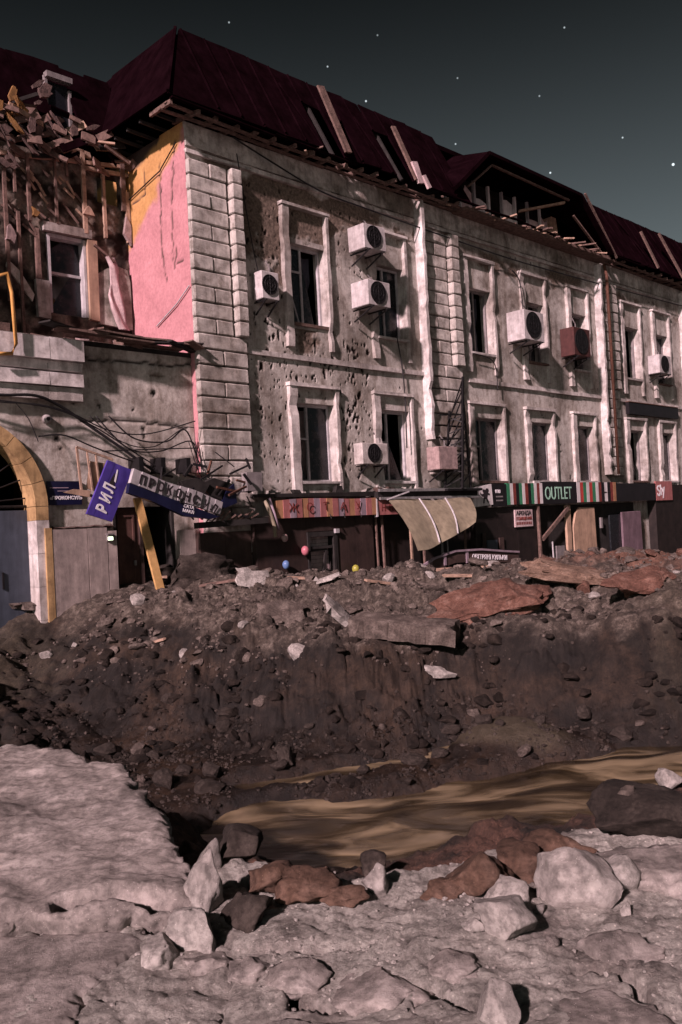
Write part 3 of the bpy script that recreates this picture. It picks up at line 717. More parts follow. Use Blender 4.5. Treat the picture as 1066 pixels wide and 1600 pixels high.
for p, q, w_ in ((dA, dB, .13), (dB, dC, .15), (dC, dD, .15)): MB().beam(p, q, w_, .10).build('barge_board', M['roof_metal'], dm)
for p, q in (((9.2, .5, 11.0), (10.4, .5, 11.90)), ((10.4, .5, 11.90), (14.6, .5, 11.82)), ((14.9, .45, 11.4), (16.6, .45, 10.5)), ((15.2, .75, 12.1), (17.15, .72, 10.35))): MB().beam(p, q, .07, .05).build('inner_rail', M['old_wood'], dm)
MB().beam((13.2, -.5, 11.45), (14.5, .4, 11.75), .10, .07).build('brace', M['pale_wood'], dm)
MB().box(9.0, 17.1, -1.6, .55, 10.32, 10.40, .01).build('loggia_floor', M['old_wood'], dm)
MB().box(9.2, 15.5, -.68, -.60, 10.42, 10.98, .01).build('parapet', M['old_wood'], dm)
for k_, a in enumerate(np.arange(9.6, 15.3, .72)):
    MB().box(a-.04, a+.04, -.68, -.60, 10.98, 11.95, .012).build('post', M['sign_white' if k_ % 2 else 'frame_white'], dm)
    if k_ in (1, 2, 4, 6, 7):
        MB().prism([(a+.06, 11.0), (a+.62, 11.0), (a+.60, 11.0+random.uniform(.3, .8)), (a+.3, 11.0+random.uniform(.2, .85)), (a+.07, 11.0+random.uniform(.2, .8))], -.66, -.645).build('torn_panel', M['sign_white' if k_ in (2, 4) else 'cloth'], dm)
MB().box(15.1, 15.5, -.9, -.5, 10.42, 11.7, .05).build('torn_panel', M['pale_wood'], dm)
for i in range(14):
    a = random.uniform(9, 16.6); MB().beam((a, .3, 10.45), (a+random.uniform(-.5, .5), .85+random.uniform(-.2, .1), 10.42+random.uniform(-.12, .1)), .10, .04).build('broken_lath', M['pale_wood' if i % 4 == 0 else 'old_wood'], dm)

# ------------------------------------------------------------------ gate building on the left: one storey with an arch, burnt upper wall set back
gate = thing('gate_building', 'low pale gate building with ochre arch and burnt out timber upper storey', 'building')
REC = -2.32
AC_S, AC_Z, AR_I, AR_O = -5.05, 2.35, 1.42, 1.66
def an_fields(S, Z):
    n = fbm(S*1.1, Z*1.1, 44, 4)
    b_ = ss(.0, .12, n+1.3*np.exp(-(((S+.95)/.55)**2+((Z-4.95)/.16)**2))-1.0)
    ch = np.zeros(S.shape)
    for c in ([(-2.6, 3.95), (-1.5, 4.02), (-.2, 3.92)], [(-2.55, 5.15), (-.6, 5.2), (.0, 5.25)]): ch = np.maximum(ch, ss(.035, .012, seg_dist(S, Z+.04*pn(S*5, Z, 2), c)))
    for x, y, r in ((658, 700, 9), (432, 752, 7), (572, 770, 5), (615, 850, 7), (255, 890, 8), (270, 932, 4), (322, 745, 5), (620, 880, 5)):
        px_, py_ = x*400/1066, 350+y*400/1066; q = fp(px_, py_); ch = np.maximum(ch, ss(1.2, .7, np.hypot(S-q[0], Z-q[2])/(r/150.)))
    return b_, ch
def an_depth(S, Z):
    b_, ch = an_fields(S, Z)
    return .014*fbm(S*.8, Z*.8, 12, 4)-.02*b_-.04*ch
def annex_wall():
    ob = grid_wall('wall', 'annex_plaster', (-6.9, -.01), (-.4, 5.5), [(-2.02, -.62, -.4, 2.3)], .045, an_depth, lambda S, Z: dict(zip(('bare', 'chip'), an_fields(S, Z))), gate, -.14)
    bm = bmesh.new(); bm.from_mesh(ob.data)           # cut the archway
    kill = []
    for f in bm.faces:
        c = f.calc_center_median(); dx, dz = c.x-AC_S, c.z-AC_Z
        if (abs(dx) < AR_I+.1 and c.z < AC_Z) or (c.z >= AC_Z and math.hypot(dx, dz) < AR_I+.1): kill.append(f)
    bmesh.ops.delete(bm, geom=kill, context='FACES'); bm.to_mesh(ob.data); bm.free()
annex_wall()
# voussoirs and jambs round the arch
for k_ in range(11):
    a0, a1 = math.pi*k_/11+.004, math.pi*(k_+1)/11-.004; pts = []
    for r, aa in ((AR_I, np.linspace(a0, a1, 4)), (AR_O, np.linspace(a1, a0, 4))): pts += [(AC_S+r*math.cos(t), AC_Z+r*math.sin(t)) for t in aa]
    MB().prism(pts, -.5, -.02+random.uniform(-.005, .005)).build('arch_stone', M['ochre_trim'], gate)
for sg in (-1, 1):
    for z0 in np.arange(-.3, 2.3, .6):
        a = sorted((AC_S+sg*AR_I, AC_S+sg*AR_O)); MB().box(a[0], a[1], -.5, -.02+random.uniform(-.005, .005), z0, min(z0+.595, AC_Z-.004)).build('arch_stone', M['ochre_trim' if z0 > 1.9 or sg < 0 else 'white_trim'], gate)
g_ = MB(); gp_ = []
MB().box(AC_S-AR_I, AC_S-.01, -.42, -.38, -.2, 2.3).build('gate_leaf', M['gate_blue'], gate)
gl = MB().box(AC_S+.01, AC_S+AR_I, -.42, -.38, -.2, 2.3).build('gate_leaf', M['gate_blue'], gate)
MB().box(AC_S+.9, AC_S+.93, -.375, -.35, .9, 1.2).build('handle', M['black_metal'], gl)
for k_ in range(13):            # wrought iron fan above the leaves
    t = math.pi*(k_+.5)/13; MB().tube([(AC_S+.1*math.cos(t), -.4, AC_Z+.05), (AC_S+(AR_I)*math.cos(t), -.4, AC_Z+AR_I*math.sin(t))], .014, 5).build('iron_bar', M['black_metal'], gate)
MB().tube([(AC_S+.8*math.cos(t), -.4, AC_Z+.8*math.sin(t)) for t in np.linspace(0, math.pi, 16)], .014, 5).build('iron_bar', M['black_metal'], gate)
MB().tube([(AC_S-AR_I, -.4, AC_Z+.02), (AC_S+AR_I, -.4, AC_Z+.02)], .03, 6).build('iron_bar', M['black_metal'], gate)
for s0, s1 in ((-6.9, AC_S-AR_O-.05), ): MB().box(s0, s1, -.6, -.15, -.4, 3).build('gate_pier', M['annex_plaster'], gate)
# cornice courses on the left half
for (z0, z1, o1, mt) in ((5.02, 5.42, .16, 'white_trim'), (4.84, 5.015, .05, 'ochre_trim'), (4.55, 4.80, .10, 'white_trim'), (4.30, 4.545, .03, 'trim')):
    a = -6.9
    while a < -2.65:
        b_ = min(a+1.2, -2.62); c = 'white_trim' if (mt == 'ochre_trim' and b_ > -3.3) else mt
        if b_-a > .03: MB().box(a, b_-.008, -.2, o1+random.uniform(-.006, .006), z0, z1-.004, .006).build('cornice_block', M[c], gate)
        a = b_+.001
for k_ in range(9):
    a = -3.35+k_*.085; MB().box(a, a+.06, -.15, .06, 4.96, 5.01).build('dentil', M['white_trim'], gate)
# broken roof ledge
for i in range(16):
    a = -3.4+i*.22+random.uniform(-.05, .05); l = random.uniform(.5, 1.2)
    MB().beam((a, random.uniform(-.2, .28), 5.52+random.uniform(0, .16)), (min(a+l, .0), random.uniform(-.1, .25), 5.50+random.uniform(0, .14)), random.uniform(.12, .3), .03).build('ledge_board', M['old_wood' if i % 3 else 'soot_shade'], gate)
MB().box(-6.9, -.02, REC, -.12, 5.40, 5.49).build('flat_roof', M['soot_shade'], gate)
for i in range(40):
    a = random.uniform(-6, -.3); d = random.uniform(-2.2, -.3); r = random.uniform(.06, .2)
    MB().box(a-r, a+r*1.3, d-r, d+r, 5.49, 5.5+r*random.uniform(.5, 1.4), r*.25).build('debris_chunk', M[random.choice(['brick_dark', 'insulation', 'old_wood'])], gate)
# lower wall: dado slabs, doorway
for (a, b_, z1, mt) in ((-3.36, -2.66, 1.92, 'dado_stone'), (-2.65, -2.25, 1.92, 'dado_stone'), (-2.24, -2.05, 1.85, 'dado_stone'), (-.60, -.22, 1.80, 'dado_stone')):
    MB().box(a, b_-.006, -.16, .02+random.uniform(-.004, .004), -.3, z1, .006).build('dado_slab', M[mt], gate)
MB().box(-3.39-.10, -3.365, -.16, .03, -.3, 1.95, .006).build('dado_slab', M['ochre_trim'], gate)
for x0, x1, px_ in ((-3.3, -2.1, 0), ):
    m_ = MB(); n = 14; vs_ = []
    for k_ in range(n+1):
        a = x0+(x1-x0)*k_/n; vs_ += [(a, .16, 1.9), (a, -.03, 1.93+.03*random.random()), (a, .10, 1.96+.12*abs(pn(a*2.2, 3., 6)))]
    m_.add(vs_, [(k_*3+q, k_*3+(q+1) % 3, k_*3+3+(q+1) % 3, k_*3+3+q) for k_ in range(n) for q in range(3)]).build('broken_ledge', M['brick_dark'], gate)
dw = MB().box(-2.02, -.62, -1.6, -1.5, -.4, 2.4).build('doorway', M['soot_shade'], gate)
MB().box(-2.05, -1.96, -1.5, -.15, -.4, 2.4).build('door_jamb', M['soot_shade'], dw); MB().box(-.68, -.60, -1.5, -.15, -.4, 2.4).build('door_jamb', M['soot_shade'], dw); MB().box(-2.02, -.62, -1.5, -.15, 2.3, 2.4).build('lintel', M['soot_shade'], dw)
dr = MB().box(-1.96, -1.40, -.30, -.25, .1, 2.28).build('door', M['dark_door'], gate)
for (a, b_, c, d) in ((-1.88, -1.50, 1.45, 2.15), (-1.88, -1.50, .85, 1.35), (-1.88, -1.50, .2, .75)):
    fr = MB(); fr.box(a, b_, -.25, -.225, c, c+.04); fr.box(a, b_, -.25, -.225, d-.04, d); fr.box(a, a+.04, -.25, -.225, c+.04, d-.04); fr.box(b_-.04, b_, -.25, -.225, c+.04, d-.04)
    fr.build('panel_moulding', M['dark_door'], dr)
MB().box(-1.40, -1.33, -.32, -.2, .1, 2.3).build('door_post', M['dado_brown'], gate)
MB().box(-1.55, -1.52, -.225, -.17, 1.15, 1.25).build('handle', M['steel'], dr)
# upper storey set back: charred wall, studs, laths
def up_fields(S, Z): return np.clip(.85+fbm(S*3, Z*3, 4, 4)*.4, 0, 1), ss(-.15, .2, fbm(S*2, Z*2, 14, 5))
grid_wall('upper_wall', 'plaster', (-6.9, -.02), (5.45, 10.0), [(-2.0, -1.15, 6.55, 8.24), (-.75, -.25, 9.2, 9.75)], .06,
          lambda S, Z: -.06*np.abs(fbm(S*4, Z*4, 33, 5, ridge=True)), lambda S, Z: dict(zip(('bare', 'chip'), up_fields(S, Z))), gate, REC)
MB().box(-6.9, 0, -9, -8.9, -.4, 10).build('rear_wall', M['soot_shade'], gate); MB().box(-6.9, 0, -4.2, -4.1, 5.4, 10).build('inner_wall', M['soot_shade'], gate)
MB().box(-7.0, -6.9, -9, -.15, -.4, 10).build('end_wall', M['soot_shade'], gate)
for x, y0, y1, w_, mt in ((42, 240, 345, .07, 'old_wood'), (84, 235, 350, .05, 'old_wood'), (128, 235, 365, .09, 'pale_wood'), (160, 262, 372, .07, 'pale_wood'), (190, 252, 330, .11, 'old_wood'), (198, 300, 380, .10, 'pale_wood'), (20, 230, 300, .05, 'old_wood'), (103, 245, 275, .05, 'old_wood'), (28, 330, 560, .06, 'old_wood'), (5, 250, 470, .07, 'old_wood')):
    p, q = fp(x, y0, REC+.12), fp(x+(y1-y0)*.05, y1, REC+.12); MB().beam(p, q, w_, .06, (0, 1, 0)).build('stud', M[mt], gate)
for i in range(34):
    x, y = random.uniform(0, 120), random.uniform(240, 350); p = fp(x, y, REC+.06); an = random.uniform(.5, 1.1)
    l = random.uniform(.15, .5); MB().beam(p, (p[0]+l*math.cos(an), p[1]+.03, p[2]-l*math.sin(an)), .05, .02, (0, 1, 0)).build('lath', M['pale_wood' if i % 3 == 0 else 'old_wood'], gate)
for y0, y1 in ((238, 262), (262, 275)):
    p, q = fp(0 if y0 < 250 else 130, y0, REC+.1), fp(200, y1, REC+.1); MB().beam(p, q, .08, .07, (0, 1, 0)).build('rail', M['pale_wood'], gate)
# upper window with its pale surround
uw = MB(); uw.box(-2.02, -1.96, REC-.2, REC+.05, 6.55, 8.24); uw.box(-1.19, -1.13, REC-.2, REC+.05, 6.55, 8.24); uw.box(-1.96, -1.19, REC-.2, REC-.1, 7.42, 7.48); uw.box(-1.96, -1.19, REC-.2, REC+.02, 8.18, 8.26)
uw = uw.build('window', M['frame_white'], gate)
MB().box(-2.12, -1.02, REC+.0, REC+.14, 8.27, 8.46, .01).build('lintel', M['trim'], uw); MB().box(-1.125, -.90, REC-.02, REC+.12, 6.50, 8.25, .015).build('jamb', M['panel_tan'], uw)
MB().box(-2.32, -2.03, REC-.02, REC+.12, 6.40, 7.2, .02).build('jamb', M['trim'], uw); MB().box(-2.30, -2.22, REC-.02, REC+.10, 7.2, 8.3, .02).build('jamb', M['old_wood'], uw)
MB().prism([(-1.95, 7.49), (-1.2, 7.49), (-1.2, 8.17), (-1.6, 8.17), (-1.95, 7.9)], REC-.16, REC-.15).build('pane', M['glass'], uw)
MB().prism([(-1.95, 6.6), (-1.2, 6.6), (-1.2, 7.41), (-1.45, 7.41), (-1.75, 6.95)], REC-.16, REC-.15).build('pane', M['glass'], uw)
MB().box(-1.85, -1.65, REC-.5, REC-.45, 6.6, 7.0).build('curtain', M['ochre_trim'], uw)
# remains of plaster and insulation right of the window, hanging cloth
MB().prism([(-.88, 6.45), (-.05, 6.4), (-.06, 7.5), (-.12, 7.75), (-.35, 7.8), (-.45, 7.7), (-.62, 7.72), (-.88, 7.55)], REC, REC+.07).build('plaster_remnant', M['annex_plaster'], gate)
m_ = MB(); cl = [(-.60, 7.95, .10), (-.50, 7.75, .11), (-.50, 7.35, .10), (-.52, 7.1, .15), (-.46, 6.8, .16), (-.38, 6.5, .13), (-.30, 6.36, .14)]; vs_ = []
for (x, z_, w_) in cl:
    for t in np.linspace(-1, 1, 7): vs_.append((x+w_*t, -(REC+.16+.04*math.cos(t*3+z_*5)), z_))
    for t in np.linspace(1, -1, 7): vs_.append((x+w_*t, -(REC+.11), z_))
m_.add(vs_, [(r*14+q, r*14+(q+1) % 14, (r+1)*14+(q+1) % 14, (r+1)*14+q) for r in range(len(cl)-1) for q in range(14)]).build('hanging_cloth', M['cloth'], gate, True)
MB().beam((-.98, REC+.15, 8.15), (-.5, REC+.16, 7.85), .07, .05).build('stud', M['old_wood'], gate)
MB().prism([(-1.22, 8.78), (-.95, 8.78), (-1.02, 8.92), (-1.09, 8.98), (-1.16, 8.9)], REC+.14, REC+.2).build('torn_scrap', M['pale_wood'], gate)
MB().prism([(-.22, 8.55), (-.05, 8.3), (.0-.03, 8.75), (-.14, 8.95)], REC+.1, REC+.18).build('torn_scrap', M['insulation'], gate)
for x, y, r, mt in ((15, 367, .13, 'insulation'), (54, 332, .09, 'scrap_ochre')):
    p = fp(x, y, REC+.15); MB().prism([(p[0]+r*random.uniform(.35, 1.2)*math.cos(t), p[2]+r*1.6*random.uniform(.35, 1.2)*math.sin(t)) for t in np.linspace(0, 5.5, 8)], REC+.1, REC+.2).build('torn_scrap', M[mt], gate)
pw = MB(); vs_ = [(-2.85, -(REC+.3), 7.3), (-2.45, -(REC+.1), 6.75), (-2.5, -(REC+.05), 6.9), (-3.0, -(REC+.05), 7.5)]
MB().prism([(-2.98, 7.35), (-2.45, 6.7), (-2.4, 6.85), (-2.7, 7.3), (-2.95, 7.5)], REC+.1, REC+.14).build('torn_scrap', M['annex_plaster'], gate)
# collapsed mansard of the gate building
grf = MB()
def gs(s, t, l=0): return (s, REC+.5-1.1*t+l, 10.15+2.2*t+l*.5)
rr_ = MB().add([(-6.9, 3.2, 12.3), (0, 3.2, 12.3), (0, 9, 12.3), (-6.9, 9, 12.3)], [(0, 1, 2, 3)]); gr = rr_.build('roof', M['roof_metal'], gate)
for k_ in range(11):
    a = -6.8+k_*.62
    t0 = .35+.12*math.sin(k_*1.7) if a < -2 else .12+.1*random.random()
    if -2.1 < a < -1.4: t0 = .72
    ps = [gs(a, t0), gs(a+.61, t0+random.uniform(-.05, .05)), gs(a+.61, 1.0-.04*(k_ % 3 == 0)), gs(a, 1.0-.03*(k_ % 2))]
    qs = [(p[0], p[1]-.04, p[2]-.02) for p in ps]
    MB().add([(p[0], -p[1], p[2]) for p in ps+qs], [(0, 1, 2, 3), (7, 6, 5, 4), (0, 4, 5, 1), (1, 5, 6, 2), (2, 6, 7, 3), (3, 7, 4, 0)]).build('roof_sheet', M['roof_metal'], gr)
dq = MB(); dq.box(-1.80, -1.74, REC-.25, REC-.15, 10.6, 11.8); dq.box(-1.25, -1.19, REC-.25, REC-.15, 10.6, 11.6); dq.box(-1.8, -1.2, REC-.2, REC-.05, 11.72, 11.84)
MB().box(-1.74, -1.25, REC-.24, REC-.22, 10.7, 11.7).build('pane', M['glass'], dq.build('roof_window', M['frame_grey'], gr))
for i in range(70):          # tangle of splintered boards along the broken eave
    x = random.uniform(-5, .0); zz = random.uniform(9.75, 10.75)-(.15 if x > -1 else 0); an = random.uniform(-.5, .6); l = random.uniform(.2, .9); p = (x, REC+random.uniform(.05, .6), zz)
    e = (min(x+l*math.cos(an), .0), p[1]+random.uniform(-.25, .25), zz+l*math.sin(an))
    MB().beam(p, e, random.uniform(.04, .22), random.uniform(.02, .05), (0, 1, .3)).build('splintered_board', M[random.choice(['old_wood', 'old_wood', 'soot_shade', 'roof_metal', 'pale_wood', 'old_wood', 'soot_shade'])], gate)
for x, y, w_, h_, mt in ((8, 175, .16, .5, 'scrap_ochre'), (35, 175, .14, .4, 'scrap_ochre'), (8, 195, .2, .35, 'scrap'), (45, 212, .4, .3, 'scrap'), (125, 210, .3, .35, 'scrap'), (80, 190, .25, .25, 'scrap'), (60, 150, .3, .2, 'scrap'), (5, 250, .2, .25, 'scrap'), (22, 160, .2, .3, 'scrap_ochre')):
    for q in range(4):
        p = fp(x+random.uniform(-12, 12), y+random.uniform(-14, 14), REC+random.uniform(.35, .65)); an = random.uniform(-1.2, 1.2); l = random.uniform(.15, .45)
        e = (p[0]+l*math.cos(an), p[1], p[2]+l*math.sin(an)); w2 = random.uniform(.04, .13)
        MB().prism([(p[0], p[2]-w2*.4), (p[0]+(e[0]-p[0])*.5+w2*.3, p[2]+(e[2]-p[2])*.5-w2), (e[0], e[2]), (p[0]+(e[0]-p[0])*.6-w2*.5, p[2]+(e[2]-p[2])*.6+w2), (p[0]-w2*.4, p[2]+w2*.6)], p[1]-.03, p[1]+random.uniform(.01, .05)).build('torn_scrap', M[mt], gate)
MB().tube([(-4.35, .28, 6.3), (-4.1, .27, 6.42), (-4.02, .26, 6.1), (-3.98, .25, 5.2), (-4.06, .25, 5.02), (-4.4, .25, 4.98)], .035, 8).build('gas_pipe', M['pipe_yellow'], gate, True)
# thin conduits on the side wall of the long building
for ln in ([(.25, 10.0), (.9, 9.6), (2.2, 9.35)], [(.02, 6.9), (.5, 6.62), (1.3, 6.3)]):
    MB().tube([(-.04, -d, z_) for d, z_ in ln], .015, 5).build('conduit', M['black_metal' if ln[0][1] > 8 else 'frame_white'], main)

# ------------------------------------------------------------------ shop fronts along the ground floor
def text(body, size, mat, parent, loc, rot=0., name='lettering', bold=.0, depth=.004, sx=1.):
    cu = bpy.data.curves.new(name, 'FONT'); cu.body = body; cu.size = size; cu.extrude = depth; cu.offset = bold
    t = bpy.data.objects.new(name, cu); col.objects.link(t)
    dg = bpy.context.evaluated_depsgraph_get(); me = bpy.data.meshes.new_from_object(t.evaluated_get(dg))
    bpy.data.objects.remove(t)
    c, s_ = math.cos(rot), math.sin(rot)
    for v in me.vertices:
        x, y, z_ = v.co.x*sx, v.co.y, v.co.z
        v.co = (x*c-y*s_, -z_, x*s_+y*c)
    ob = mkobj(name, me, M[mat], parent); ob.location = (loc[0], -loc[1], loc[2]); return ob
# stall wall of the first shop (dark brown panels) with a barred doorway
shop1 = thing('ground_floor_shop', 'dark brown panelled shop front with a barred doorway under faded orange sign', 'shop front', 1.15, 0, 0)
for k_, (a, b_) in enumerate(((-1.36, -.72), (-.715, -.03))):
    MB().box(a, b_, -.05, .16, -.4, 1.72, .006).build('wall_panel', M['dado_brown'], shop1)
xs_ = [0, .75, 1.50]
for a, b_ in ((0, .72), (.725, 1.46), (2.42, 3.05), (3.055, 3.66)): MB().box(a, b_, .0, .30, -.5, 2.0, .005).build('wall_panel', M['shop_brown'], shop1)
MB().box(1.465, 2.415, .0, .30, 1.62, 2.0, .004).build('wall_panel', M['shop_brown'], shop1)
df = MB(); df.box(1.47, 1.54, .05, .33, -.5, 1.61); df.box(2.34, 2.41, .05, .33, -.5, 1.61); df.box(1.54, 2.34, .05, .33, 1.50, 1.61); df.box(1.54, 2.34, .1, .30, 1.22, 1.28)
df = df.build('door_frame', M['soot_shade'], shop1)
bk = MB().box(1.54, 2.34, .02, .06, -.5, 1.5).build('bricked_doorway', M['soot_shade'], shop1)
for r in range(21):
    for c in range(5):
        x0 = 1.545+c*.2-(.1 if r % 2 else 0); x1 = min(x0+.192, 2.33); x0 = max(x0, 1.545)
        if x1-x0 > .03: MB().box(x0, x1, .06, .085, -.4+r*.092, -.4+r*.092+.084).build('brick', M['cloth'], bk)
for p, q in (((1.6, .25, 1.2), (2.1, .25, 1.2)), ((2.1, .25, 1.2), (1.85, .3, .3)), ((2.32, .3, 1.5), (2.3, .33, .2))): MB().beam(p, q, .07, .05, (0, 1, 0)).build('bent_door_bar', M['soot_shade'], df)
MB().box(2.30, 2.42, .335, .40, 1.56, 1.66).build('lamp_box', M['frame_white'], shop1)
MB().box(1.2-1.15-.02, 3.66, .0, .42, 2.42, 2.50, .02).build('ledge', M['soot_shade'], shop1)
for i in range(22):
    a = random.uniform(.1, 7.4); r = random.uniform(.03, .12); MB().box(a-r, a+r, .1, .1+r*1.5, 2.501, 2.5+r*random.uniform(.5, 1.6), r*.3).build('debris_chunk', M[random.choice(['soot_shade', 'brick_dark', 'concrete'])], shop1)
# faded orange sign
sg = thing('shop_sign', 'faded orange striped sign board with dark letters above the barred doorway', 'sign', 1.64, .42, 1.95)
n = 17; W_ = 3.2
for k_ in range(n):
    a0, a1 = W_*k_/n, W_*(k_+1)/n
    t0, t1 = [.43-.05*abs((x/W_)-.55)*1.5+.02*math.sin(x*2.2) for x in (a0, a1)]
    MB().prism([(a0, 0), (a1-.002, 0), (a1-.002, t1), (a0, t0)], -.05, .03+.015*math.sin(k_*.9)).build('stripe', M[('sign_orange', 'sign_pink', 'sign_lilac', 'sign_pink')[k_ % 4]], sg)
for k_, ch in enumerate('ЖСТАУ'): text(ch, .26, 'letter_rust', sg, (.32+k_*.53, .056, .14), random.uniform(-.1, .1), 'letter', sx=1.15)
for x, dx in ((1.55, .06), (2.0, .05), (2.55, .05)): MB().beam((x, .08, .06), (x+dx*.4, .1, -.05+.0), .03, .02).build('torn_strip', M['soot_shade'], sg)
sg2 = thing('shop_sign', 'short dull red sign board beside the tan metal awning', 'sign', 4.86, .42, 1.94)
MB().box(0, 1.0, -.05, .03, 0, .36, .01).build('board', M['sign_pink'], sg2)
for k_ in range(3): text('ННК'[k_], .24, 'letter_rust', sg2, (.12+k_*.28, .035, .09), 0, 'letter')
MB().box(-.06, -.01, -.05, .06, -.05, .42, .01).build('frame_post', M['frame_white'], sg2)
bl = thing('cable_end', 'pale bundle of torn cable hanging at the end of orange sign', 'cable', 1.42, .45, 1.5)
MB().tube([(-.1, 0, .85), (-.02, .05, .6), (.08, .06, .3), (.1, .05, .05)], .045, 7).build('sheath', M['sheet_tan'], bl, True)
MB().tube([(0, .02, .9), (.1, .06, .55), (.22, .05, .2)], .03, 6).build('sheath', M['sign_lilac'], bl, True)
# awning: steel rails and hanging tan sheet
aw = thing('metal_awning', 'bent tan sheet metal awning hanging from two steel rails', 'awning', 4.9, .3, 2.2)
MB().beam((-.1, .28, .33), (4.0, .28, .33), .06, .07).build('rail', M['steel'], aw); MB().beam((-.1, .30, .13), (3.9, .30, .13), .06, .06).build('rail', M['steel'], aw)
MB().box(-.1, 3.9, .0, .24, .14, .30).build('soffit', M['soot_shade'], aw)
m_ = MB(); nu, nv = 19, 11; vs_ = []
for j in range(nv):
    for i in range(nu):
        u, v = i/(nu-1), j/(nv-1)
        top = np.array([.15+3.25*u, .36, .08]); bot = np.array([.10+2.45*u, 1.25-.15*u, -1.16+.62*u-.12*math.sin(u*3.1)])
        p = top*(1-v)+bot*v
        p[1] += .10*math.sin(v*3.1)+.03*math.sin(u*14)*v; p[2] += .03*math.sin(u*9+v*3)
        vs_.append((p[0], -p[1], p[2]))
m_.add(vs_+[(x, y+.012, z_-.01) for x, y, z_ in vs_], [f for j in range(nv-1) for i in range(nu-1) for f in ((j*nu+i, j*nu+i+1, (j+1)*nu+i+1, (j+1)*nu+i), tuple(nu*nv+q for q in ((j+1)*nu+i, (j+1)*nu+i+1, j*nu+i+1, j*nu+i)))])
shm = m_.build('sheet', M['sheet_tan'], aw, True)
for u in (.34, .66):
    MB().tube([(.15+3.25*u*(1-v)+2.45*u*v-.05*v, .36+(.9-.15*u)*v+.10*math.sin(v*3.1)+.03, .08+(-1.24+.62*u-.12*math.sin(u*3.1))*v+.02) for v in np.linspace(0, .98, 9)], .022, 6).build('seam_rod', M['frame_white'], aw)
MB().beam((.1, .35, .1), (.75, .5, .28), .03, .03).build('bent_rod', M['frame_white'], aw)
# dark open bay under the awning with thin posts
bay = thing('shop_bay', 'black open shop bay with thin posts under the tan awning', 'shop front', 4.86, 0, 0)
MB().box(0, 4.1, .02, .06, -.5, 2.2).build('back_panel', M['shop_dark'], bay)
for x, w_, mt in ((.10, .04, 'old_wood'), (.32, .05, 'old_wood'), (1.35, .05, 'pale_wood'), (1.85, .05, 'old_wood'), (2.6, .04, 'frame_grey'), (2.85, .03, 'frame_grey'), (3.6, .05, 'old_wood')):
    MB().beam((x, .30, -.4), (x+random.uniform(-.05, .03), .30, 2.05), w_, w_).build('post', M[mt], bay)
MB().box(4.55, 5.0, .31, .36, -.4, 1.10, .005).build('pale_panel', M['gate_blue'], bay)
MB().box(4.35, 4.5, .30, .34, -.4, 1.3).build('post', M['shop_brown'], bay); MB().box(5.15, 5.35, .30, .34, -.4, 1.15).build('post', M['dado_brown'], bay)
# black shop with the OUTLET fascia
sh2 = thing('ground_floor_shop', 'black shop front with broken openings under the outlet fascia', 'shop front', 8.7, 0, 0)
for a, b_ in ((.27, 1.3), (1.305, 2.3), (2.305, 3.30)): MB().box(a, b_, .0, .28, -.5, 2.02, .004).build('wall_panel', M['shop_dark'], sh2)
MB().box(3.35, 9.9, .02, .06, -.5, 2.02).build('back_panel', M['soot_shade'], sh2)
MB().beam((3.42, .3, -.5), (3.40, .3, 2.02), .09, .07).build('post', M['old_wood'], sh2); MB().beam((3.55, .32, 1.0), (5.1, .32, 1.92), .12, .06, (0, 1, 0)).build('fallen_beam', M['old_wood'], sh2)
MB().box(5.05, 5.3, .2, .28, -.5, 2.0, .01).build('post', M['panel_tan'], sh2)
MB().prism([(5.45, .45), (6.85, .45), (6.80, 1.90), (5.9, 1.92), (5.65, 1.75), (5.45, 1.3)], .20, .27).build('board', M['panel_tan'], sh2)
MB().box(5.45, 6.85, .18, .28, -.5, .44).build('board_base', M['frame_grey'], sh2)
MB().box(4.35, 4.8, .2, .3, -.5, .75, .01).build('low_box', M['frame_grey'], sh2); MB().beam((4.15, .3, -.5), (4.12, .3, .9), .035).build('post', M['frame_white'], sh2)
MB().box(8.0, 8.7, .1, .16, -.3, 1.62, .01).build('glass_door', M['glass'], sh2); MB().box(8.72, 10.1, .18, .24, -.4, 1.7, .02).build('standing_panel', M['panel_mauve'], sh2)
MB().box(7.3, 7.4, .15, .22, 1.2, 1.55).build('small_panel', M['frame_grey'], sh2)
# fascia: white lion board, black board, flag stripes, lettering
fs = thing('outlet_fascia', 'black outlet fascia with red, white and green stripe panels and white lion board', 'sign', 8.72, .34, 2.06)
ln = MB().prism([(.06, -.02), (.98, .04), (.94, .62), (.10, .52)], 0, .06).build('lion_board', M['sign_white'], fs)
lion = [(.0, .0), (.07, .0), (.09, .12), (.15, .14), (.22, .02), (.28, .0), (.26, .05), (.21, .16), (.24, .26), (.33, .24), (.34, .29), (.25, .33), (.30, .38), (.27, .45), (.19, .46), (.13, .40), (.06, .44), (.0, .38), (.05, .30), (-.04, .28), (-.10, .34), (-.11, .27), (-.03, .21), (.05, .20), (.03, .10)]
MB().prism([(.50+x*1.0, .08+y*.92) for x, y in lion], .061, .066).build('lion_emblem', M['letter_black'], ln)
MB().prism([(.14, .40), (.40, .44), (.42, .48), (.2, .50)], .061, .064).build('scribble', M['frame_grey'], ln)
MB().box(1.0, 1.68, -.02, .05, -.02, .62).build('black_board', M['sign_black'], fs); text('mu', .22, 'letter_white', fs, (1.12, .054, .36), 0, 'letter', sx=.9)
for zz in (.13, .24): MB().box(1.15, 1.48, .05, .054, zz, zz+.04).build('small_print', M['frame_grey'], fs)
seq = 'G1 W1 R1 K1 G1 W1 R1 K1 G1 W1 R1 P1'.split(); x = 1.70
MS = {'G': 'sign_green', 'W': 'sign_white', 'R': 'sign_red', 'K': 'sign_black', 'P': 'sign_white', 'D': 'letter_rust', 'O': 'sign_orange'}
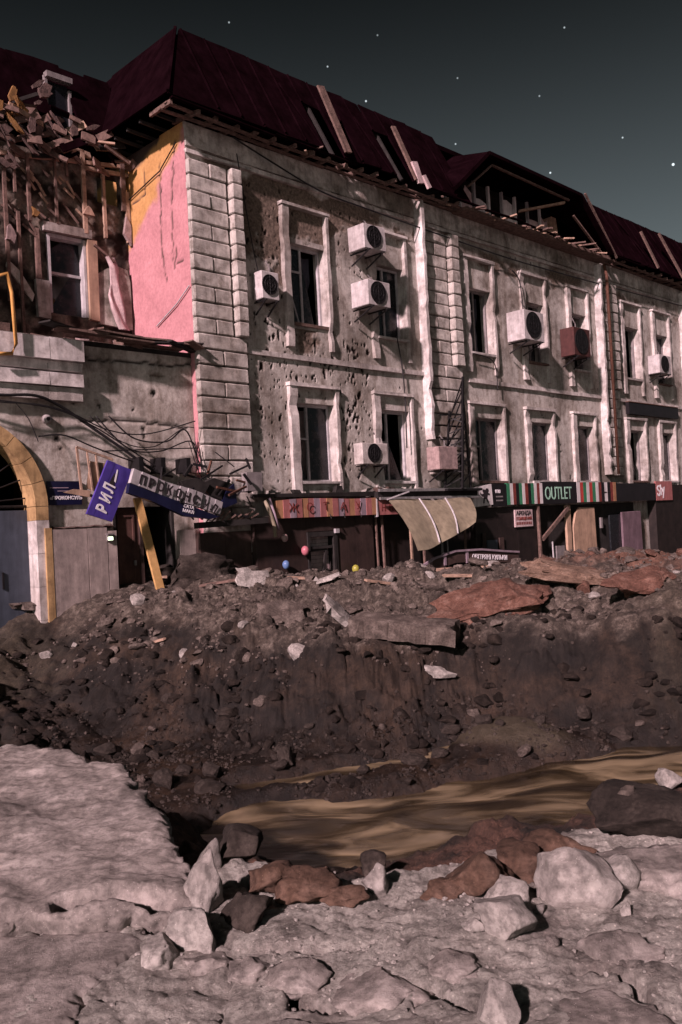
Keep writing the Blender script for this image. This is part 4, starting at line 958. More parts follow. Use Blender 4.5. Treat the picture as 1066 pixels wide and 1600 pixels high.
def stripes(s_, x, wd, z0, z1):
    for ch in s_:
        MB().box(x, x+wd-.004, -.02, .05+random.uniform(-.004, .004), z0, z1).build('stripe', M[MS[ch]], fs); x += wd
    return x
x = stripes('GWDKGWDKGWDW', x, .155, .02, .64)
MB().box(x, x+1.98, -.02, .05, .0, .68).build('black_board', M['sign_black'], fs); text('OUTLET', .56, 'letter_green', fs, (x+.12, .054, .14), 0, 'lettering', sx=.74)
x = stripes('WRGWRGWDKWKDO', x+1.99, .195, .02, .66)
for kx in (x-.85, x-.6): MB().box(kx, kx+.2, .052, .06, .3, .34).build('scorch_gap', M['soot_shade'], fs)
MB().box(x, x+2.9, -.02, .05, .0, .62, .01).build('black_board', M['sign_black'], fs)
ps = thing('shop_sign', 'small pink script sign at the end of black fascia', 'sign', 8.72+x+2.95, .34, 2.0)
MB().box(0, 1.3, -.02, .05, .05, .75).build('board', M['sign_pink'], ps); text('Sly', .55, 'letter_white', ps, (.1, .054, .2), .15, 'lettering', bold=.01)
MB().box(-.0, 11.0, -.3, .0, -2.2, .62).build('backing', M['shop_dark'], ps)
ar = thing('rent_notice', 'small pinkish rental notice board on the black shop wall', 'notice', 10.84, .30, 1.42)
MB().box(0, .92, -.01, .03, 0, .50, .004).build('board', M['cloth'], ar)
text('АРЕНДА', .165, 'letter_black', ar, (.07, .034, .345), 0, 'lettering', bold=.004, sx=1.12); text('ПОМЕЩЕНИЙ', .12, 'letter_rust', ar, (.05, .034, .20), 0, 'lettering', bold=.002, sx=1.0)
for k_ in range(9): MB().box(.06+k_*.09, .06+k_*.09+.06, .03, .034, .06, .14).build('small_print', M['letter_rust'], ar)
# black board fixed between the storeys
db = thing('dark_board', 'long blank black sign board between storeys beside the drain pipe', 'sign', 18.46, .16, 5.16)
MB().box(0, 3.95, -.1, .03, 0, .42, .006).build('board', M['sign_black'], db); MB().box(0, 3.95, -.1, .045, .425, .45).build('edge_strip', M['rust'], db)

# ------------------------------------------------------------------ fallen and hanging signs by the gate
hs_ = thing('hanging_sign', 'long grey and navy hanging sign with black letters, torn and tilted', 'sign', -2.10, .80, 2.96)
ang = -.318; c_, s_ = math.cos(ang), math.sin(ang)
def tp(x, z_): return (x*c_-z_*s_, x*s_+z_*c_)
m_ = MB(); nn = 12
for k_ in range(nn):
    a0, a1 = 2.12*k_/nn, 2.12*(k_+1)/nn
    def edge(a): return .02-.02*math.sin(a*3), -.26-.02*math.sin(a*2.3)
    m_.prism([tp(a0, edge(a0)[1]), tp(a1, edge(a1)[1]), tp(a1, edge(a1)[0]), tp(a0, edge(a0)[0])], -.06, .03+.03*math.sin(k_*1.1))
m_.build('board', M['sign_grey'], hs_)
MB().prism([tp(-.02, -.275), tp(2.1, -.29), tp(1.9, -.40), tp(1.3, -.52), tp(.6, -.46), tp(.0, -.46)], -.06, .04).build('lower_band', M['sign_navy'], hs_)
for k_, ch in enumerate('ПРОКОНСУЛ'):
    x, z_ = tp(.14+k_*.205+(.03 if k_ > 6 else 0), -.225); text(ch, .235, 'letter_black', hs_, (x, .066, z_), ang+(random.uniform(-.12, .12) if k_ > 4 else 0)-(.35 if k_ > 6 else 0), 'letter', bold=.008, sx=.86)
for k_, t_ in enumerate(('САТА', 'МАКЛ')):
    x, z_ = tp(1.22, -.36-.09*k_); text(t_, .09, 'letter_white', hs_, (x, .045, z_), ang+.1, 'lettering')
bs = thing('blue_sign', 'tilted violet blue sign with peeling white letters hanging beside the gate', 'sign', -2.98, .56, 2.17)
b0 = np.array([.02, .0]); ux = np.array([.50, -.16]); uy = np.array([.47, .96])
def bp(u, v): return tuple(b0+ux*u+uy*v)
MB().prism([bp(0, 0), bp(1, 0), bp(1.02, 1), bp(.0, 1.02)], -.03, .02).build('board', M['sign_blue'], bs)
MB().prism([bp(0, 0), bp(.25, 0), bp(.30, 1.02), bp(.0, 1.02)], .021, .023).build('violet_band', M['sign_blue'], bs)
ta = math.atan2(uy[1], uy[0])
for k_, ch in enumerate('РИЛ'):
    p = bp(.66-.02*k_, .09+k_*.19); text(ch, .30, 'letter_white', bs, (p[0], .026, p[1]), ta, 'letter', bold=.01, sx=.72)
MB().prism([bp(.35, .60), bp(.62, .55), bp(.5, .72), bp(.42, .85), bp(.38, .75)], .024, .028).build('peeling_patch', M['letter_black'], bs)
MB().prism([bp(.5, .7), bp(.58, .68), bp(.50, .9), bp(.45, .92)], .024, .028).build('small_print', M['letter_white'], bs)
fr = thing('sign_frame', 'bare wooden sign frame hanging behind the violet blue sign', 'frame', -3.0, .36, 2.5)
for p, q, w_ in (((.02, 0, .9), (.08, 0, .05), .04), ((.02, 0, .9), (.75, 0, .68), .04), ((.08, 0, .1), (.6, 0, -.15), .05), ((.22, 0, .84), (.3, 0, .1), .03), ((.4, 0, .78), (.45, 0, .1), .03)): MB().beam(p, q, w_, .03, (0, 1, 0)).build('bar', M['pale_wood'], fr)
MB().prism([(.2, .15), (.65, .0), (.7, .6), (.3, .65)], -.06, -.03).build('torn_backing', M['panel_tan'], fr)
MB().prism([(-.3, .07), (.2, -.02), (.25, .1), (-.1, .13)], .02, .05).build('torn_backing', M['panel_tan'], fr)
pq = thing('name_plaque', 'navy name plaque with small white letters beside the arch', 'plaque', -3.36, -.12, 2.37)
MB().box(0, .68, .0, .03, 0, .44).build('board', M['sign_navy'], pq); text('«ПРОКОНСУЛ»', .088, 'letter_white', pq, (.04, .032, .10), .0, 'lettering', bold=.002)
MB().box(.05, .42, .03, .033, .31, .325).build('small_print', M['sign_lilac'], pq); MB().box(.2, .45, .03, .033, .25, .265).build('small_print', M['sign_lilac'], pq)
cm = thing('camera_dome', 'small round white camera dome above the plaque', 'camera', -3.30, -.12, 3.95)
MB().cyl((0, 0, 0), (0, 1, 0), .09, .07, 18, .075).build('housing', M['ac_white'], cm, True); MB().cyl((0, .07, 0), (0, 1, 0), .035, .02, 14).build('lens', M['letter_black'], cm)
lp = thing('wall_lamp', 'small lit greenish lamp on the stone dado by the wooden door', 'lamp', -2.22, .03, 1.66)
MB().box(-.06, .06, 0, .05, 0, .12).build('housing', M['frame_grey'], lp); MB().box(-.05, .05, .05, .06, .015, .075).build('bulb', M['lamp_glow'], lp)
MB().box(-.075, .075, 0, .10, .121, .14).build('hood', M['frame_grey'], lp)
tag(place(MB().beam((-.0, .0, -.15), (-.22, -.42, 1.92), .17, .055, (0, 1, 0)).build('timber_prop', M['yellow_wood'], None), -1.33, .42, .55), 'bright yellow timber plank leaning in the dark doorway', 'plank')

# ------------------------------------------------------------------ air conditioners
def aircon(s, o, z_, wd, ht, dp, label, mt='ac_white', grp='air conditioners on the facade', tilt=0, fan=True, burnt=False):
    t = thing('air_conditioner', label, 'air conditioner', s, o, z_, grp)
    t.rotation_euler = (0, tilt, A)
    MB().box(0, wd, .06, .06+dp, 0, ht).build('casing', M[mt], t, False, .015)
    if fan:
        r = min(wd, ht)*.44; c = (wd*.44, .065+dp, ht*.52)
        MB().cyl(c, (0, 1, 0), r, .012, 28).build('fan_opening', M['black_metal'], t)
        g = MB()
        for q in (.35, .68, 1.0): g.tube([(c[0]+r*q*math.cos(a), c[1]+.018, c[2]+r*q*math.sin(a)) for a in np.linspace(0, 2*math.pi, 25)], .006, 4)
        for a in np.linspace(0, math.pi, 5)[:-1]: g.tube([(c[0]-r*math.cos(a), c[1]+.018, c[2]-r*math.sin(a)), (c[0]+r*math.cos(a), c[1]+.018, c[2]+r*math.sin(a))], .005, 4)
        g.build('fan_grille', M['black_metal'], t)
    for x in (wd*.15, wd*.82):
        br = MB(); br.beam((x, .0, -.03), (x, dp+.12, -.03), .035, .03); br.beam((x, .02, -.30), (x, dp+.05, -.045), .03, .03); br.build('bracket', M['black_metal'], t)
    MB().tube([(wd*.9, .03, ht*.3), (wd*1.06, .03, ht*.4), (wd*1.06, .02, ht*1.35), (wd*.9, -.02, ht*1.6)], .02, 6).build('pipe', M['frame_grey'], t)
    return t
aircon(1.62, 0, 6.80, .50, .62, .30, 'white air conditioner on pitted wall between corner pilaster and first window')
aircon(4.66, .06, 8.40, .78, .60, .55, 'white air conditioner high beside second window, above another unit', tilt=-.03)
aircon(4.66, .06, 7.02, .80, .62, .58, 'white air conditioner beside second window, below another unit')
aircon(11.2, .10, 6.90, 1.05, .88, .62, 'large boxy white air conditioner in front of fourth upper window')
aircon(14.15, .10, 6.75, 1.0, .90, .50, 'dark red caged air conditioner by fifth upper window', 'ac_red')
aircon(20.25, .05, 6.72, .95, .68, .45, 'white air conditioner between the two windows past the drain pipe')
aircon(5.0-.52, .04, 3.18, .92, .52, .30, 'battered air conditioner casing pierced with holes between lower windows', 'trim')
aircon(7.02, .22, 3.05, .78, .60, .42, 'plain pinkish cabinet unit at foot of the second pilaster', 'insulation', fan=False)
# lattice mast on the awning roof
ma = thing('lattice_mast', 'black steel lattice mast leaning against the second pilaster', 'mast', 7.5, .42, 2.55)
legs = [((.05, .0, 0), (.42, .0, 2.1)), ((.55, .15, 0), (.95, .1, 3.05)), ((1.18, .0, 0), (1.02, .0, 2.8)), ((.35, .35, 0), (.60, .3, 2.0))]
for p, q in legs: MB().beam(p, q, .05, .05).build('leg', M['black_metal'], ma)
def lp_(k_, t): p, q = np.array(legs[k_][0]), np.array(legs[k_][1]); return tuple(p+(q-p)*t)
for k_ in range(6):
    for a_, b2 in ((0, 1), (1, 2), (0, 3)):
        MB().beam(lp_(a_, k_/6+.03), lp_(b2, (k_+1)/6-.02), .028).build('brace', M['black_metal'], ma)
        if k_ % 2: MB().beam(lp_(a_, k_/6+.08), lp_(b2, k_/6+.05), .028).build('brace', M['black_metal'], ma)
for zz in (1.95, 1.3, .7): MB().beam((-.15, .1, zz), (.95, .1, zz+.06), .035).build('crossbar', M['black_metal'], ma)
MB().box(-.2, 1.3, -.1, .3, -.06, .0).build('base', M['black_metal'], ma)
# fallen sign on the rubble
fsn = thing('fallen_sign', 'long fallen maroon sign with pale edge lying on the rubble bank', 'sign', 5.2, 1.3, .56)
pts = [(-.6, -.02), (.0, .02), (.7, .25), (1.5, .38), (2.6, .36), (3.6, .26), (4.3, .20)]
m_ = MB(); e_ = MB()
for (x0, z0), (x1, z1) in zip(pts[:-1], pts[1:]):
    e_.beam((x0, 0, z0), (x1, 0, z1), .06, .05)
    if x0 >= .6: m_.prism([(x0, z0-.30), (x1, z1-.30), (x1, z1), (x0, z0)], -.05, -.01)
m_.build('board', M['dado_brown'], fsn); e_.build('edge_strip', M['sign_lilac'], fsn)
for x in (1.05, 1.95): MB().box(x, x+.09, -.04, .01, .05, .36).build('clip', M['sign_lilac'], fsn)
text('ОВІТРЯНІ КУЛЬКИ', .17, 'letter_white', fsn, (2.2, .0, .14), -.08, 'lettering', bold=.003, sx=.98)
# balloons left on the bank
for x, y, r, mt, lb in ((445, 840, .075, 'balloon_pale', 'pale pink balloon on the brown wall panel'), (477, 860, .09, 'balloon_pink', 'bright pink balloon beside the barred doorway'), (447, 882, .08, 'balloon_blue', 'light blue balloon on the brown wall panel'),
                        (425, 902, .09, 'balloon_yellow', 'yellow green balloon by the broken white slab'), (556, 889, .09, 'balloon_yellow', 'yellow green balloon right of barred doorway')):
    p = fp(x, y, .42); bl_ = MB(); n = 12
    vs_ = [(r*math.sin(a)*math.cos(b2), r*math.sin(a)*math.sin(b2), r*1.15*math.cos(a)*(1.15 if math.cos(a) < 0 else 1)) for a in np.linspace(.02, math.pi-.02, 9) for b2 in np.linspace(0, 2*math.pi, n, endpoint=False)]
    bl_.add(vs_, [(i*n+k_, i*n+(k_+1) % n, (i+1)*n+(k_+1) % n, (i+1)*n+k_) for i in range(8) for k_ in range(n)])
    tag(place(bl_.build('balloon', M[mt], None, True), *p), lb, 'balloon', 'balloons by the shop door')
# ------------------------------------------------------------------ cables
def cable(pts, r, label, grp=None, n=22, sag=0.):
    P = [np.array(p) for p in pts]; out_ = []
    for i in range(len(P)-1):           # Catmull-Rom
        p0, p1, p2, p3 = P[max(i-1, 0)], P[i], P[i+1], P[min(i+2, len(P)-1)]
        for t in np.linspace(0, 1, 8, endpoint=False): out_.append(.5*((2*p1)+(-p0+p2)*t+(2*p0-5*p1+4*p2-p3)*t*t+(-p0+3*p1-3*p2+p3)*t**3))
    out_.append(P[-1]); o0 = out_[0].copy()
    ob = MB().tube([tuple(p-o0) for p in out_], r, 6).build('cable', M['cable'], None, True)
    place(ob, *o0); return tag(ob, label, 'cable', grp)
G1 = 'cables sagging across the gate building'
def cp(lst, o=.12): return [fp(x, y, o+.06*math.sin(i*1.3)) for i, (x, y) in enumerate(lst)]
cable(cp([(-60, 610), (0, 617), (55, 618), (95, 635), (135, 662), (190, 700), (240, 735), (270, 745)]), .028, 'thick black cable drooping from above the arch to the hanging sign')
lb = 'thin black cable sagging across the pale gate building wall'
for lst in ([(-60, 618), (0, 628), (60, 632), (110, 645), (170, 672), (230, 678), (305, 658)], [(-40, 622), (20, 628), (90, 640), (150, 668), (215, 710), (255, 735)], [(140, 650), (190, 690), (240, 698), (285, 670), (303, 668)],
            [(150, 650), (200, 700), (250, 705), (300, 690), (310, 735)], [(170, 650), (210, 685), (260, 690), (290, 672), (310, 720), (325, 745)], [(60, 682), (100, 680), (150, 700), (205, 720), (240, 730)], [(25, 630), (45, 655), (60, 690)], [(160, 705), (235, 702), (310, 700)], [(305, 690), (318, 730), (335, 760), (350, 775)], [(295, 690), (315, 745), (345, 760), (370, 790)]):
    cable(cp(lst), random.uniform(.008, .016), lb, G1)
cable([fp(x, y, .2) for x, y in ((365, 215), (420, 250), (500, 298), (570, 325), (640, 350), (720, 378), (800, 405), (880, 428), (960, 450), (1066, 478))], .02, 'long black cable strung under the eaves along the facade', n=30)
cable([fp(x, y, .1) for x, y in ((620, 525), (628, 570), (633, 620), (636, 700))], .018, 'black cable hanging down the wall below the second upper window')
cable([fp(x, y, .1) for x, y in ((370, 240), (385, 330), (398, 400), (405, 430))], .012, 'thin wire running down to the air conditioner by corner pilaster')
cable([fp(x, y, .22) for x, y in ((800, 422), (812, 440), (818, 490))], .02, 'short dark cable looping down to the large boxy air conditioner')
cable([fp(x, y, .15) for x, y in ((740, 552), (765, 560), (775, 575), (778, 610))], .016, 'black cable hanging from sill of the third upper window')
# junction of wires, fallen awning frame between gate building and pilaster
jn = thing('collapsed_canopy', 'tangled black canopy frame sagging at the corner pilaster', 'canopy', -.6, .3, 2.2)
for i in range(36):
    p = (random.uniform(-.9, 1.6), random.uniform(0, .5), random.uniform(-.15, .9)); MB().beam(p, (p[0]+random.uniform(-.6, .6), p[1]+random.uniform(-.2, .2), max(-.2, p[2]+random.uniform(-.35, .35))), random.uniform(.015, .05)).build('bent_bar', M['black_metal' if i % 4 else 'rust'], jn)
MB().prism([(.0, .45), (.5, .62), (.95, .5), (1.05, .25), (.55, .18), (.2, .3)], .1, .3).build('torn_cover', M['soot_shade'], jn)
MB().prism([(.5, -.05), (1.0, .1), (.95, .5), (.75, .35)], .32, .36).build('torn_cover', M['sign_navy'], jn)
MB().prism([(-.35, .55), (.0, .62), (.35, .5), (.2, .3), (-.2, .32)], .2, .35).build('torn_cover', M['soot_shade'], jn)
MB().box(1.35, 1.75, .1, .3, .35, .75, .01).build('meter_box', M['frame_grey'], jn)
for x in (-1.0, -.5, .1): MB().box(x-.05, x+.05, -.4, .0, .75, 1.05).build('hook', M['black_metal'], jn)
for i in range(9): MB().beam((.2+i*.12, .35, -.28), (.3+i*.15, .42, -.1+random.uniform(-.05, .05)), .04, .03).build('bent_bar', M['old_wood'], jn)
MB().beam((.0, .3, -.33), (1.75, .35, -.28), .18, .12).build('canopy_edge', M['soot_shade'], jn)

# ------------------------------------------------------------------ rubble
def hit(x, y, t0=2.0, t1=24.):
    v = ray(x, y); v = v/v[1]; t = np.linspace(t0, t1, 1400)
    X, Y, Z = v[0]*t, t, HC+v[2]*t; g = ground(X, Y)
    k_ = np.argmax(Z <= g); k_ = k_ if Z[k_] <= g[k_] else len(t)-1
    return np.array([X[k_], Y[k_], g[k_]])
def ico(sub):
    bm = bmesh.new(); bmesh.ops.create_icosphere(bm, subdivisions=sub, radius=1)
    v = np.array([p.co[:] for p in bm.verts]); f = [tuple(q.index for q in g.verts) for g in bm.faces]; bm.free(); return v, f
ICO = {k_: ico(k_) for k_ in (1, 2, 3, 4)}
def rock_mesh(name, seed, sub=3, cuts=9, rough=.06, mat='concrete', dim=(1, 1, 1)):
    r = random.Random(seed); v, f = ICO[sub]; v = v.copy()
    for k_ in range(cuts):
        n = np.array([r.gauss(0, 1) for q in range(3)]); n /= np.linalg.norm(n); d = r.uniform(.42, .8)
        e = v@n-d; v = v-np.outer(np.clip(e, 0, None), n)
    off = Vector((seed*3.7, seed*1.3, 0))
    for i, p in enumerate(v):
        q = Vector(p); a = rough*(mnoise.fractal(q*2.2+off, .8, 2.1, 6)); v[i] = p*(1+a)
    v = v*np.array(dim)
    me = bpy.data.meshes.new(name); me.from_pydata([tuple(p) for p in v], [], f); me.materials.append(M[mat])
    if sub >= 3: me.polygons.foreach_set('use_smooth', [True]*len(f))
    return me
def rock(x, y, wpx, hpx, mat, label, name='rock', cat='rock', seed=1, sub=4, cuts=10, rough=.10, dpt=1., rz=None, group=None, tilt=(0, 0), sink=.28):
    """x,y: foot of the rock as seen from the path; size from its distance"""
    p = hit(x, y); k_ = np.linalg.norm(p-CAM)/FPX; w_, h_ = wpx*k_/2/.80, hpx*k_/2/.72
    me = rock_mesh(name, seed, sub, cuts, rough, mat, (w_, w_*dpt, h_))
    ob = mkobj(name, me, None); ob.location = (p[0], p[1]+w_*dpt*.5, p[2]+h_*(1-2*sink)*.75); ob.rotation_euler = (tilt[0], tilt[1], rz if rz is not None else random.uniform(-.4, .4))
    return tag(ob, label, cat, group)
rock(303, 1487, 68, 64, 'pale_stone', 'rounded pale pink stone beside the crack in the asphalt', seed=3)
rock(247, 1507, 58, 36, 'pale_stone', 'flat pale stone leaning at the cracked asphalt edge', seed=5)
rock(322, 1425, 54, 88, 'concrete', 'tall grey chunk of broken asphalt at the crater edge', seed=7, rough=.14)
rock(322, 1375, 48, 60, 'concrete', 'angular grey chunk wedged against the big slab corner', seed=9)
rock(384, 1450, 84, 50, 'dark_rock', 'dark grey asphalt lump next to the pale stone', seed=11, rough=.16)
rock(372, 1345, 78, 44, 'dark_rock', 'dark wet boulder above the muddy stream', seed=13)
rock(808, 1468, 100, 66, 'pale_stone', 'blocky pale stone with a flat face on the dusty ground', seed=15, cuts=14)
rock(800, 1415, 62, 36, 'pale_stone', 'small pale wedge stone behind the blocky stone', seed=17)
rock(908, 1422, 122, 88, 'concrete', 'large pale boulder with grey stain at the crater edge', seed=19, cuts=14)
rock(958, 1398, 70, 60, 'pale_stone', 'pale angular boulder leaning behind the stained boulder', seed=21)
rock(587, 1402, 44, 42, 'concrete', 'upright grey stone on the crater lip above the stream', seed=23)
rock(582, 1366, 44, 30, 'dark_rock', 'small dark stone on the crater lip', seed=24)
rock(742, 1458, 32, 24, 'pale_stone', 'small cream pebble left of the blocky pale stone', seed=25, sub=3)
rock(981, 1432, 16, 22, 'pale_stone', 'tiny white shard standing on the dust', seed=27, sub=3)
rock(782, 1612, 56, 64, 'pale_stone', 'smooth pale stone half buried in dust', seed=29)
rock(1040, 1318, 150, 92, 'dark_rock', 'big dark block of pavement tipped into the stream', seed=31, cuts=14, rough=.16)
rock(993, 1300, 44, 66, 'bank_rock', 'tan stone standing against the tipped pavement block', seed=33)
rock(1052, 1232, 44, 26, 'pale_stone', 'small pale stone resting on top of the tipped pavement block', seed=35, sub=3)
for i, (x, y, w_, h_) in enumerate(((482, 1412, 78, 52), (418, 1400, 74, 40), (752, 1400, 90, 60), (822, 1380, 88, 48), (690, 1404, 60, 26), (540, 1410, 60, 20), (880, 1345, 80, 36))):
    rock(x, y, w_, h_, 'clay', 'reddish clay clod on the crater lip above the stream', 'clay_clod', 'clod', 40+i, rough=.22, cuts=7, group='clay clods along the crater lip')
for i, (x, y, w_, h_, mt, lb) in enumerate(((322, 1522, 62, 34, 'asphalt', 'dark crumbled asphalt lump in front of the rounded pale stone'), (380, 1532, 62, 28, 'asphalt', 'flat crumbled asphalt lump beside the dark asphalt hollow'), (480, 1550, 100, 30, 'asphalt', 'wide low crumbled lump with dark hollow in the dust'), (590, 1562, 130, 26, 'asphalt', 'long low asphalt ridge before the dusty pavement plate'), (985, 1500, 100, 28, 'asphalt', 'long dark crumbled lump below the white shard'), (700, 1532, 80, 20, 'asphalt', 'low crumbled lump below the blocky pale stone'))):
    rock(x, y, w_, h_, mt, lb, 'asphalt_lump', 'rubble', 60+i, rough=.22, sink=.46)
# broken plates of pavement
def inside(X, Y, P):
    r = np.zeros(X.shape, bool); j = len(P)-1
    for i in range(len(P)):
        (xi, yi), (xj, yj) = P[i], P[j]
        r ^= ((yi > Y) != (yj > Y)) & (X < (xj-xi)*(Y-yi)/(yj-yi+1e-12)+xi); j = i
    return r
def slab(pts, th, step, zf, mat, label, name='pavement_fragment', warp=.05, groove=None):
    P = np.array(pts); c = P.mean(0); B = []
    for i in range(len(P)):
        a, b_ = P[i], P[(i+1) % len(P)]; k_ = max(1, int(np.linalg.norm(b_-a)/.018))
        B += [a+(b_-a)*q/k_ for q in range(k_)]
    B = np.array(B); n = len(B)
    d = B-c; r = np.linalg.norm(d, axis=1, keepdims=True); B = B+d/r*(warp*fbm(B[:, :1]*3.0, B[:, 1:]*3.0, 3, 3, .5)*1.4)
    gx_, gy_ = np.meshgrid(np.arange(B[:, 0].min(), B[:, 0].max(), step), np.arange(B[:, 1].min(), B[:, 1].max(), step*.92)); gx_ = gx_+(np.arange(gx_.shape[0]) % 2)[:, None]*step*.5
    gx_ = gx_+rng.uniform(-.2, .2, gx_.shape)*step; gy_ = gy_+rng.uniform(-.2, .2, gy_.shape)*step
    inn_ = c+(B-c)*(1-step*.9/np.maximum(r, .1)); m_ = inside(gx_, gy_, [tuple(p) for p in inn_])
    allp = [Vector(p) for p in B]+[Vector((a_, b_)) for a_, b_ in zip(gx_[m_], gy_[m_])]
    vo, _, fo_, *_r = cdt(allp, [(q, (q+1) % n) for q in range(n)], [], 1, 1e-6)
    V2 = np.array([tuple(p) for p in vo]); X, Y = V2[:, 0], V2[:, 1]; Z = zf(X, Y)
    if groove is not None: Z = Z-.15*ss(.075, .025, seg_dist(X, Y+.03*pn(X*7, Y*2, 5), groove))
    ed = np.min(np.hypot(X[:, None]-B[None, ::3, 0], Y[:, None]-B[None, ::3, 1]), axis=1); Z = Z-.035*ss(.07, .0, ed)*(.4+np.abs(pn(X*6, Y*6, 4))*2)
    Vt = [(x-c[0], y-c[1], z_) for x, y, z_ in zip(X, Y, Z)]; Ft = [tuple(f) for f in fo_]
    cnt = {}
    for f in Ft:
        for a_, b_ in zip(f, f[1:]+f[:1]): cnt[(a_, b_)] = 1
    bd = [e for e in cnt if (e[1], e[0]) not in cnt]; low = {}
    for lev in range(1, 6):
        q = lev/5; 
        for a_, b_ in bd:
            for v_ in (a_, b_):
                if (v_, lev) not in low:
                    x, y, z_ = Vt[v_]; e = 1-.05*q*abs(float(pn(x*6, y*6+lev*3, 8)))-.03*q
                    low[(v_, lev)] = len(Vt); Vt.append((x*e+.02*float(pn(x*14, y*14+lev, 2)), y*e+.02*float(pn(x*14, y*14-lev, 5)), z_-th*q))
            g_ = lambda v_, l_: v_ if l_ == 0 else low[(v_, l_)]
            Ft.append((b_, a_, g_(a_, 1), g_(b_, 1)) if lev == 1 else (g_(b_, lev-1), g_(a_, lev-1), g_(a_, lev), g_(b_, lev)))
    me = bpy.data.meshes.new(name); me.from_pydata(Vt, [], Ft)
    bm = bmesh.new(); bm.from_mesh(me); bmesh.ops.recalc_face_normals(bm, faces=bm.faces)
    if sum(f.normal.z for f in bm.faces if len(f.verts) == 3) < 0: bmesh.ops.reverse_faces(bm, faces=bm.faces)
    bm.to_mesh(me); bm.free()
    ob = mkobj(name, me, M[mat], smooth=True); ob.location = (c[0], c[1], 0)
    return tag(ob, label, 'pavement')
def rough_top(base, tx=0., ty=0., amp=.02, cx=0, cy=0, rid=.0):
    return lambda X, Y: base+tx*(X-cx)+ty*(Y-cy)+amp*fbm(X*2.2, Y*2.2, 7, 5, .55)*1.6+amp*.16*fbm(X*14, Y*14, 8, 4, .6)+rid*fbm(X*6, Y*9, 9, 4, .6, ridge=True)
slab([gp(x, y, .10) for x, y in ((-420, 1190), (-200, 1165), (0, 1166), (60, 1163), (110, 1176), (170, 1188), (215, 1226), (240, 1262), (264, 1292), (285, 1330), (302, 1378), (296, 1412), (272, 1436), (190, 1440), (90, 1446), (0, 1448), (-420, 1450))], .20, .022, rough_top(.13, .0, -.01, .040, -1.5, 5.5, .005), 'asphalt', 'large pink grey asphalt slab with broken rounded edge hanging over the crater', warp=.09, groove=[gp(x, y, .1) for x, y in ((105, 1425), (180, 1415), (282, 1421))])
slab([gp(x, y, .05) for x, y in ((-300, 1453), (0, 1456), (120, 1452), (232, 1446), (238, 1475), (190, 1505), (140, 1540), (112, 1600), (95, 1700), (-300, 1700))], .12, .014, rough_top(.055, 0, .0, .010, rid=.002), 'asphalt', 'smooth flat grey pavement plate in front of the large asphalt slab', warp=.03)
slab([gp(x, y, .05) for x, y in ((360, 1610), (440, 1580), (530, 1582), (620, 1576), (690, 1569), (738, 1600), (760, 1700), (340, 1700))], .10, .014, rough_top(.045, 0, 0, .014, rid=.004), 'concrete', 'dusty pavement plate edge with a dark crack behind it', warp=.05)
slab([gp(x, y, .05) for x, y in ((830, 1556), (900, 1540), (960, 1535), (985, 1560), (1066, 1585), (1150, 1700), (860, 1700))], .10, .014, rough_top(.05, .01, 0, .016, rid=.005), 'asphalt', 'broken pavement plate with a curved crack beside the smooth stone', warp=.06)
slab([gp(x, y, .10) for x, y in ((880, 1345), (960, 1320), (1066, 1312), (1200, 1330), (1200, 1385), (1066, 1372), (960, 1358), (900, 1368))], .14, .016, rough_top(.11, 0, .02, .02, 1.5, 5, .006), 'asphalt', 'brown grey slab lying along the crater edge behind the boulders', warp=.05)
# slabs and beams of concrete on the far bank
def bslab(x, y, lx, ly, lz, rot, mat, label, name='concrete_fragment', cat='concrete', seed=1, dz=0.):
    p = hit(x, y); m_ = MB(); r = random.Random(seed)
    nx_, ny_ = max(2, int(lx/.12)), max(2, int(ly/.12))
    pl_ = []; 
    for sgn in (1, -1):
        for j in range(ny_+1):
            for i in range(nx_+1):
                u, v = i/nx_-.5, j/ny_-.5; ed = 1 if (i in (0, nx_) or j in (0, ny_)) else 0
                pl_.append((lx*u+ed*r.uniform(-.07, .07), ly*v+ed*r.uniform(-.07, .07), sgn*lz/2+r.uniform(-.012, .012)-sgn*ed*.015))
    w2 = nx_+1; n = w2*(ny_+1); fs_ = []
    for j in range(ny_):
        for i in range(nx_):
            a = j*w2+i; fs_.append((a, a+1, a+w2+1, a+w2)); fs_.append((a+n, a+w2+n, a+w2+1+n, a+1+n))
    for i in range(nx_): fs_ += [(i, i+n, i+1+n, i+1), (ny_*w2+i, ny_*w2+i+1, ny_*w2+i+1+n, ny_*w2+i+n)]
    for j in range(ny_): fs_ += [(j*w2, (j+1)*w2, (j+1)*w2+n, j*w2+n), (j*w2+nx_, j*w2+nx_+n, (j+1)*w2+nx_+n, (j+1)*w2+nx_)]
    m_.add(pl_, fs_); ob = m_.build(name, M[mat], None); ob.location = (p[0], p[1], p[2]+dz); ob.rotation_euler = rot
    return tag(ob, label, cat)
bslab(535, 975, .75, .42, .14, (.5, .75, .4), 'concrete', 'grey concrete plate tilted steeply on the far bank', seed=2, dz=.12)
bslab(632, 1000, 1.55, .55, .30, (.15, .12, -.25), 'bank_rock', 'thick kerb like concrete block half buried in the far bank', seed=3, dz=.16)
bslab(440, 968, .8, .7, .16, (.55, .1, .2), 'bank_rock', 'rounded dark concrete plate lying on the gravel bank', seed=4, dz=.05)
def frag(x, y, lx, ly, lz, rot, mat, label, seed, dz):
    p = hit(x, y); ob = mkobj('pavement_fragment', rock_mesh('pavement_fragment', seed, 4, 20, .30, mat, (lx/1.5, ly/1.5, lz/1.1)), None); ob.data.polygons.foreach_set('use_smooth', [False]*len(ob.data.polygons))
    ob.location = (p[0], p[1], p[2]+dz); ob.rotation_euler = rot; return tag(ob, label, 'pavement')
frag(768, 950, 1.9, 1.2, .36, (.50, -.12, .1), 'red_lit_rubble', 'big reddish pavement slab tipped up on the far bank', 205, .12)
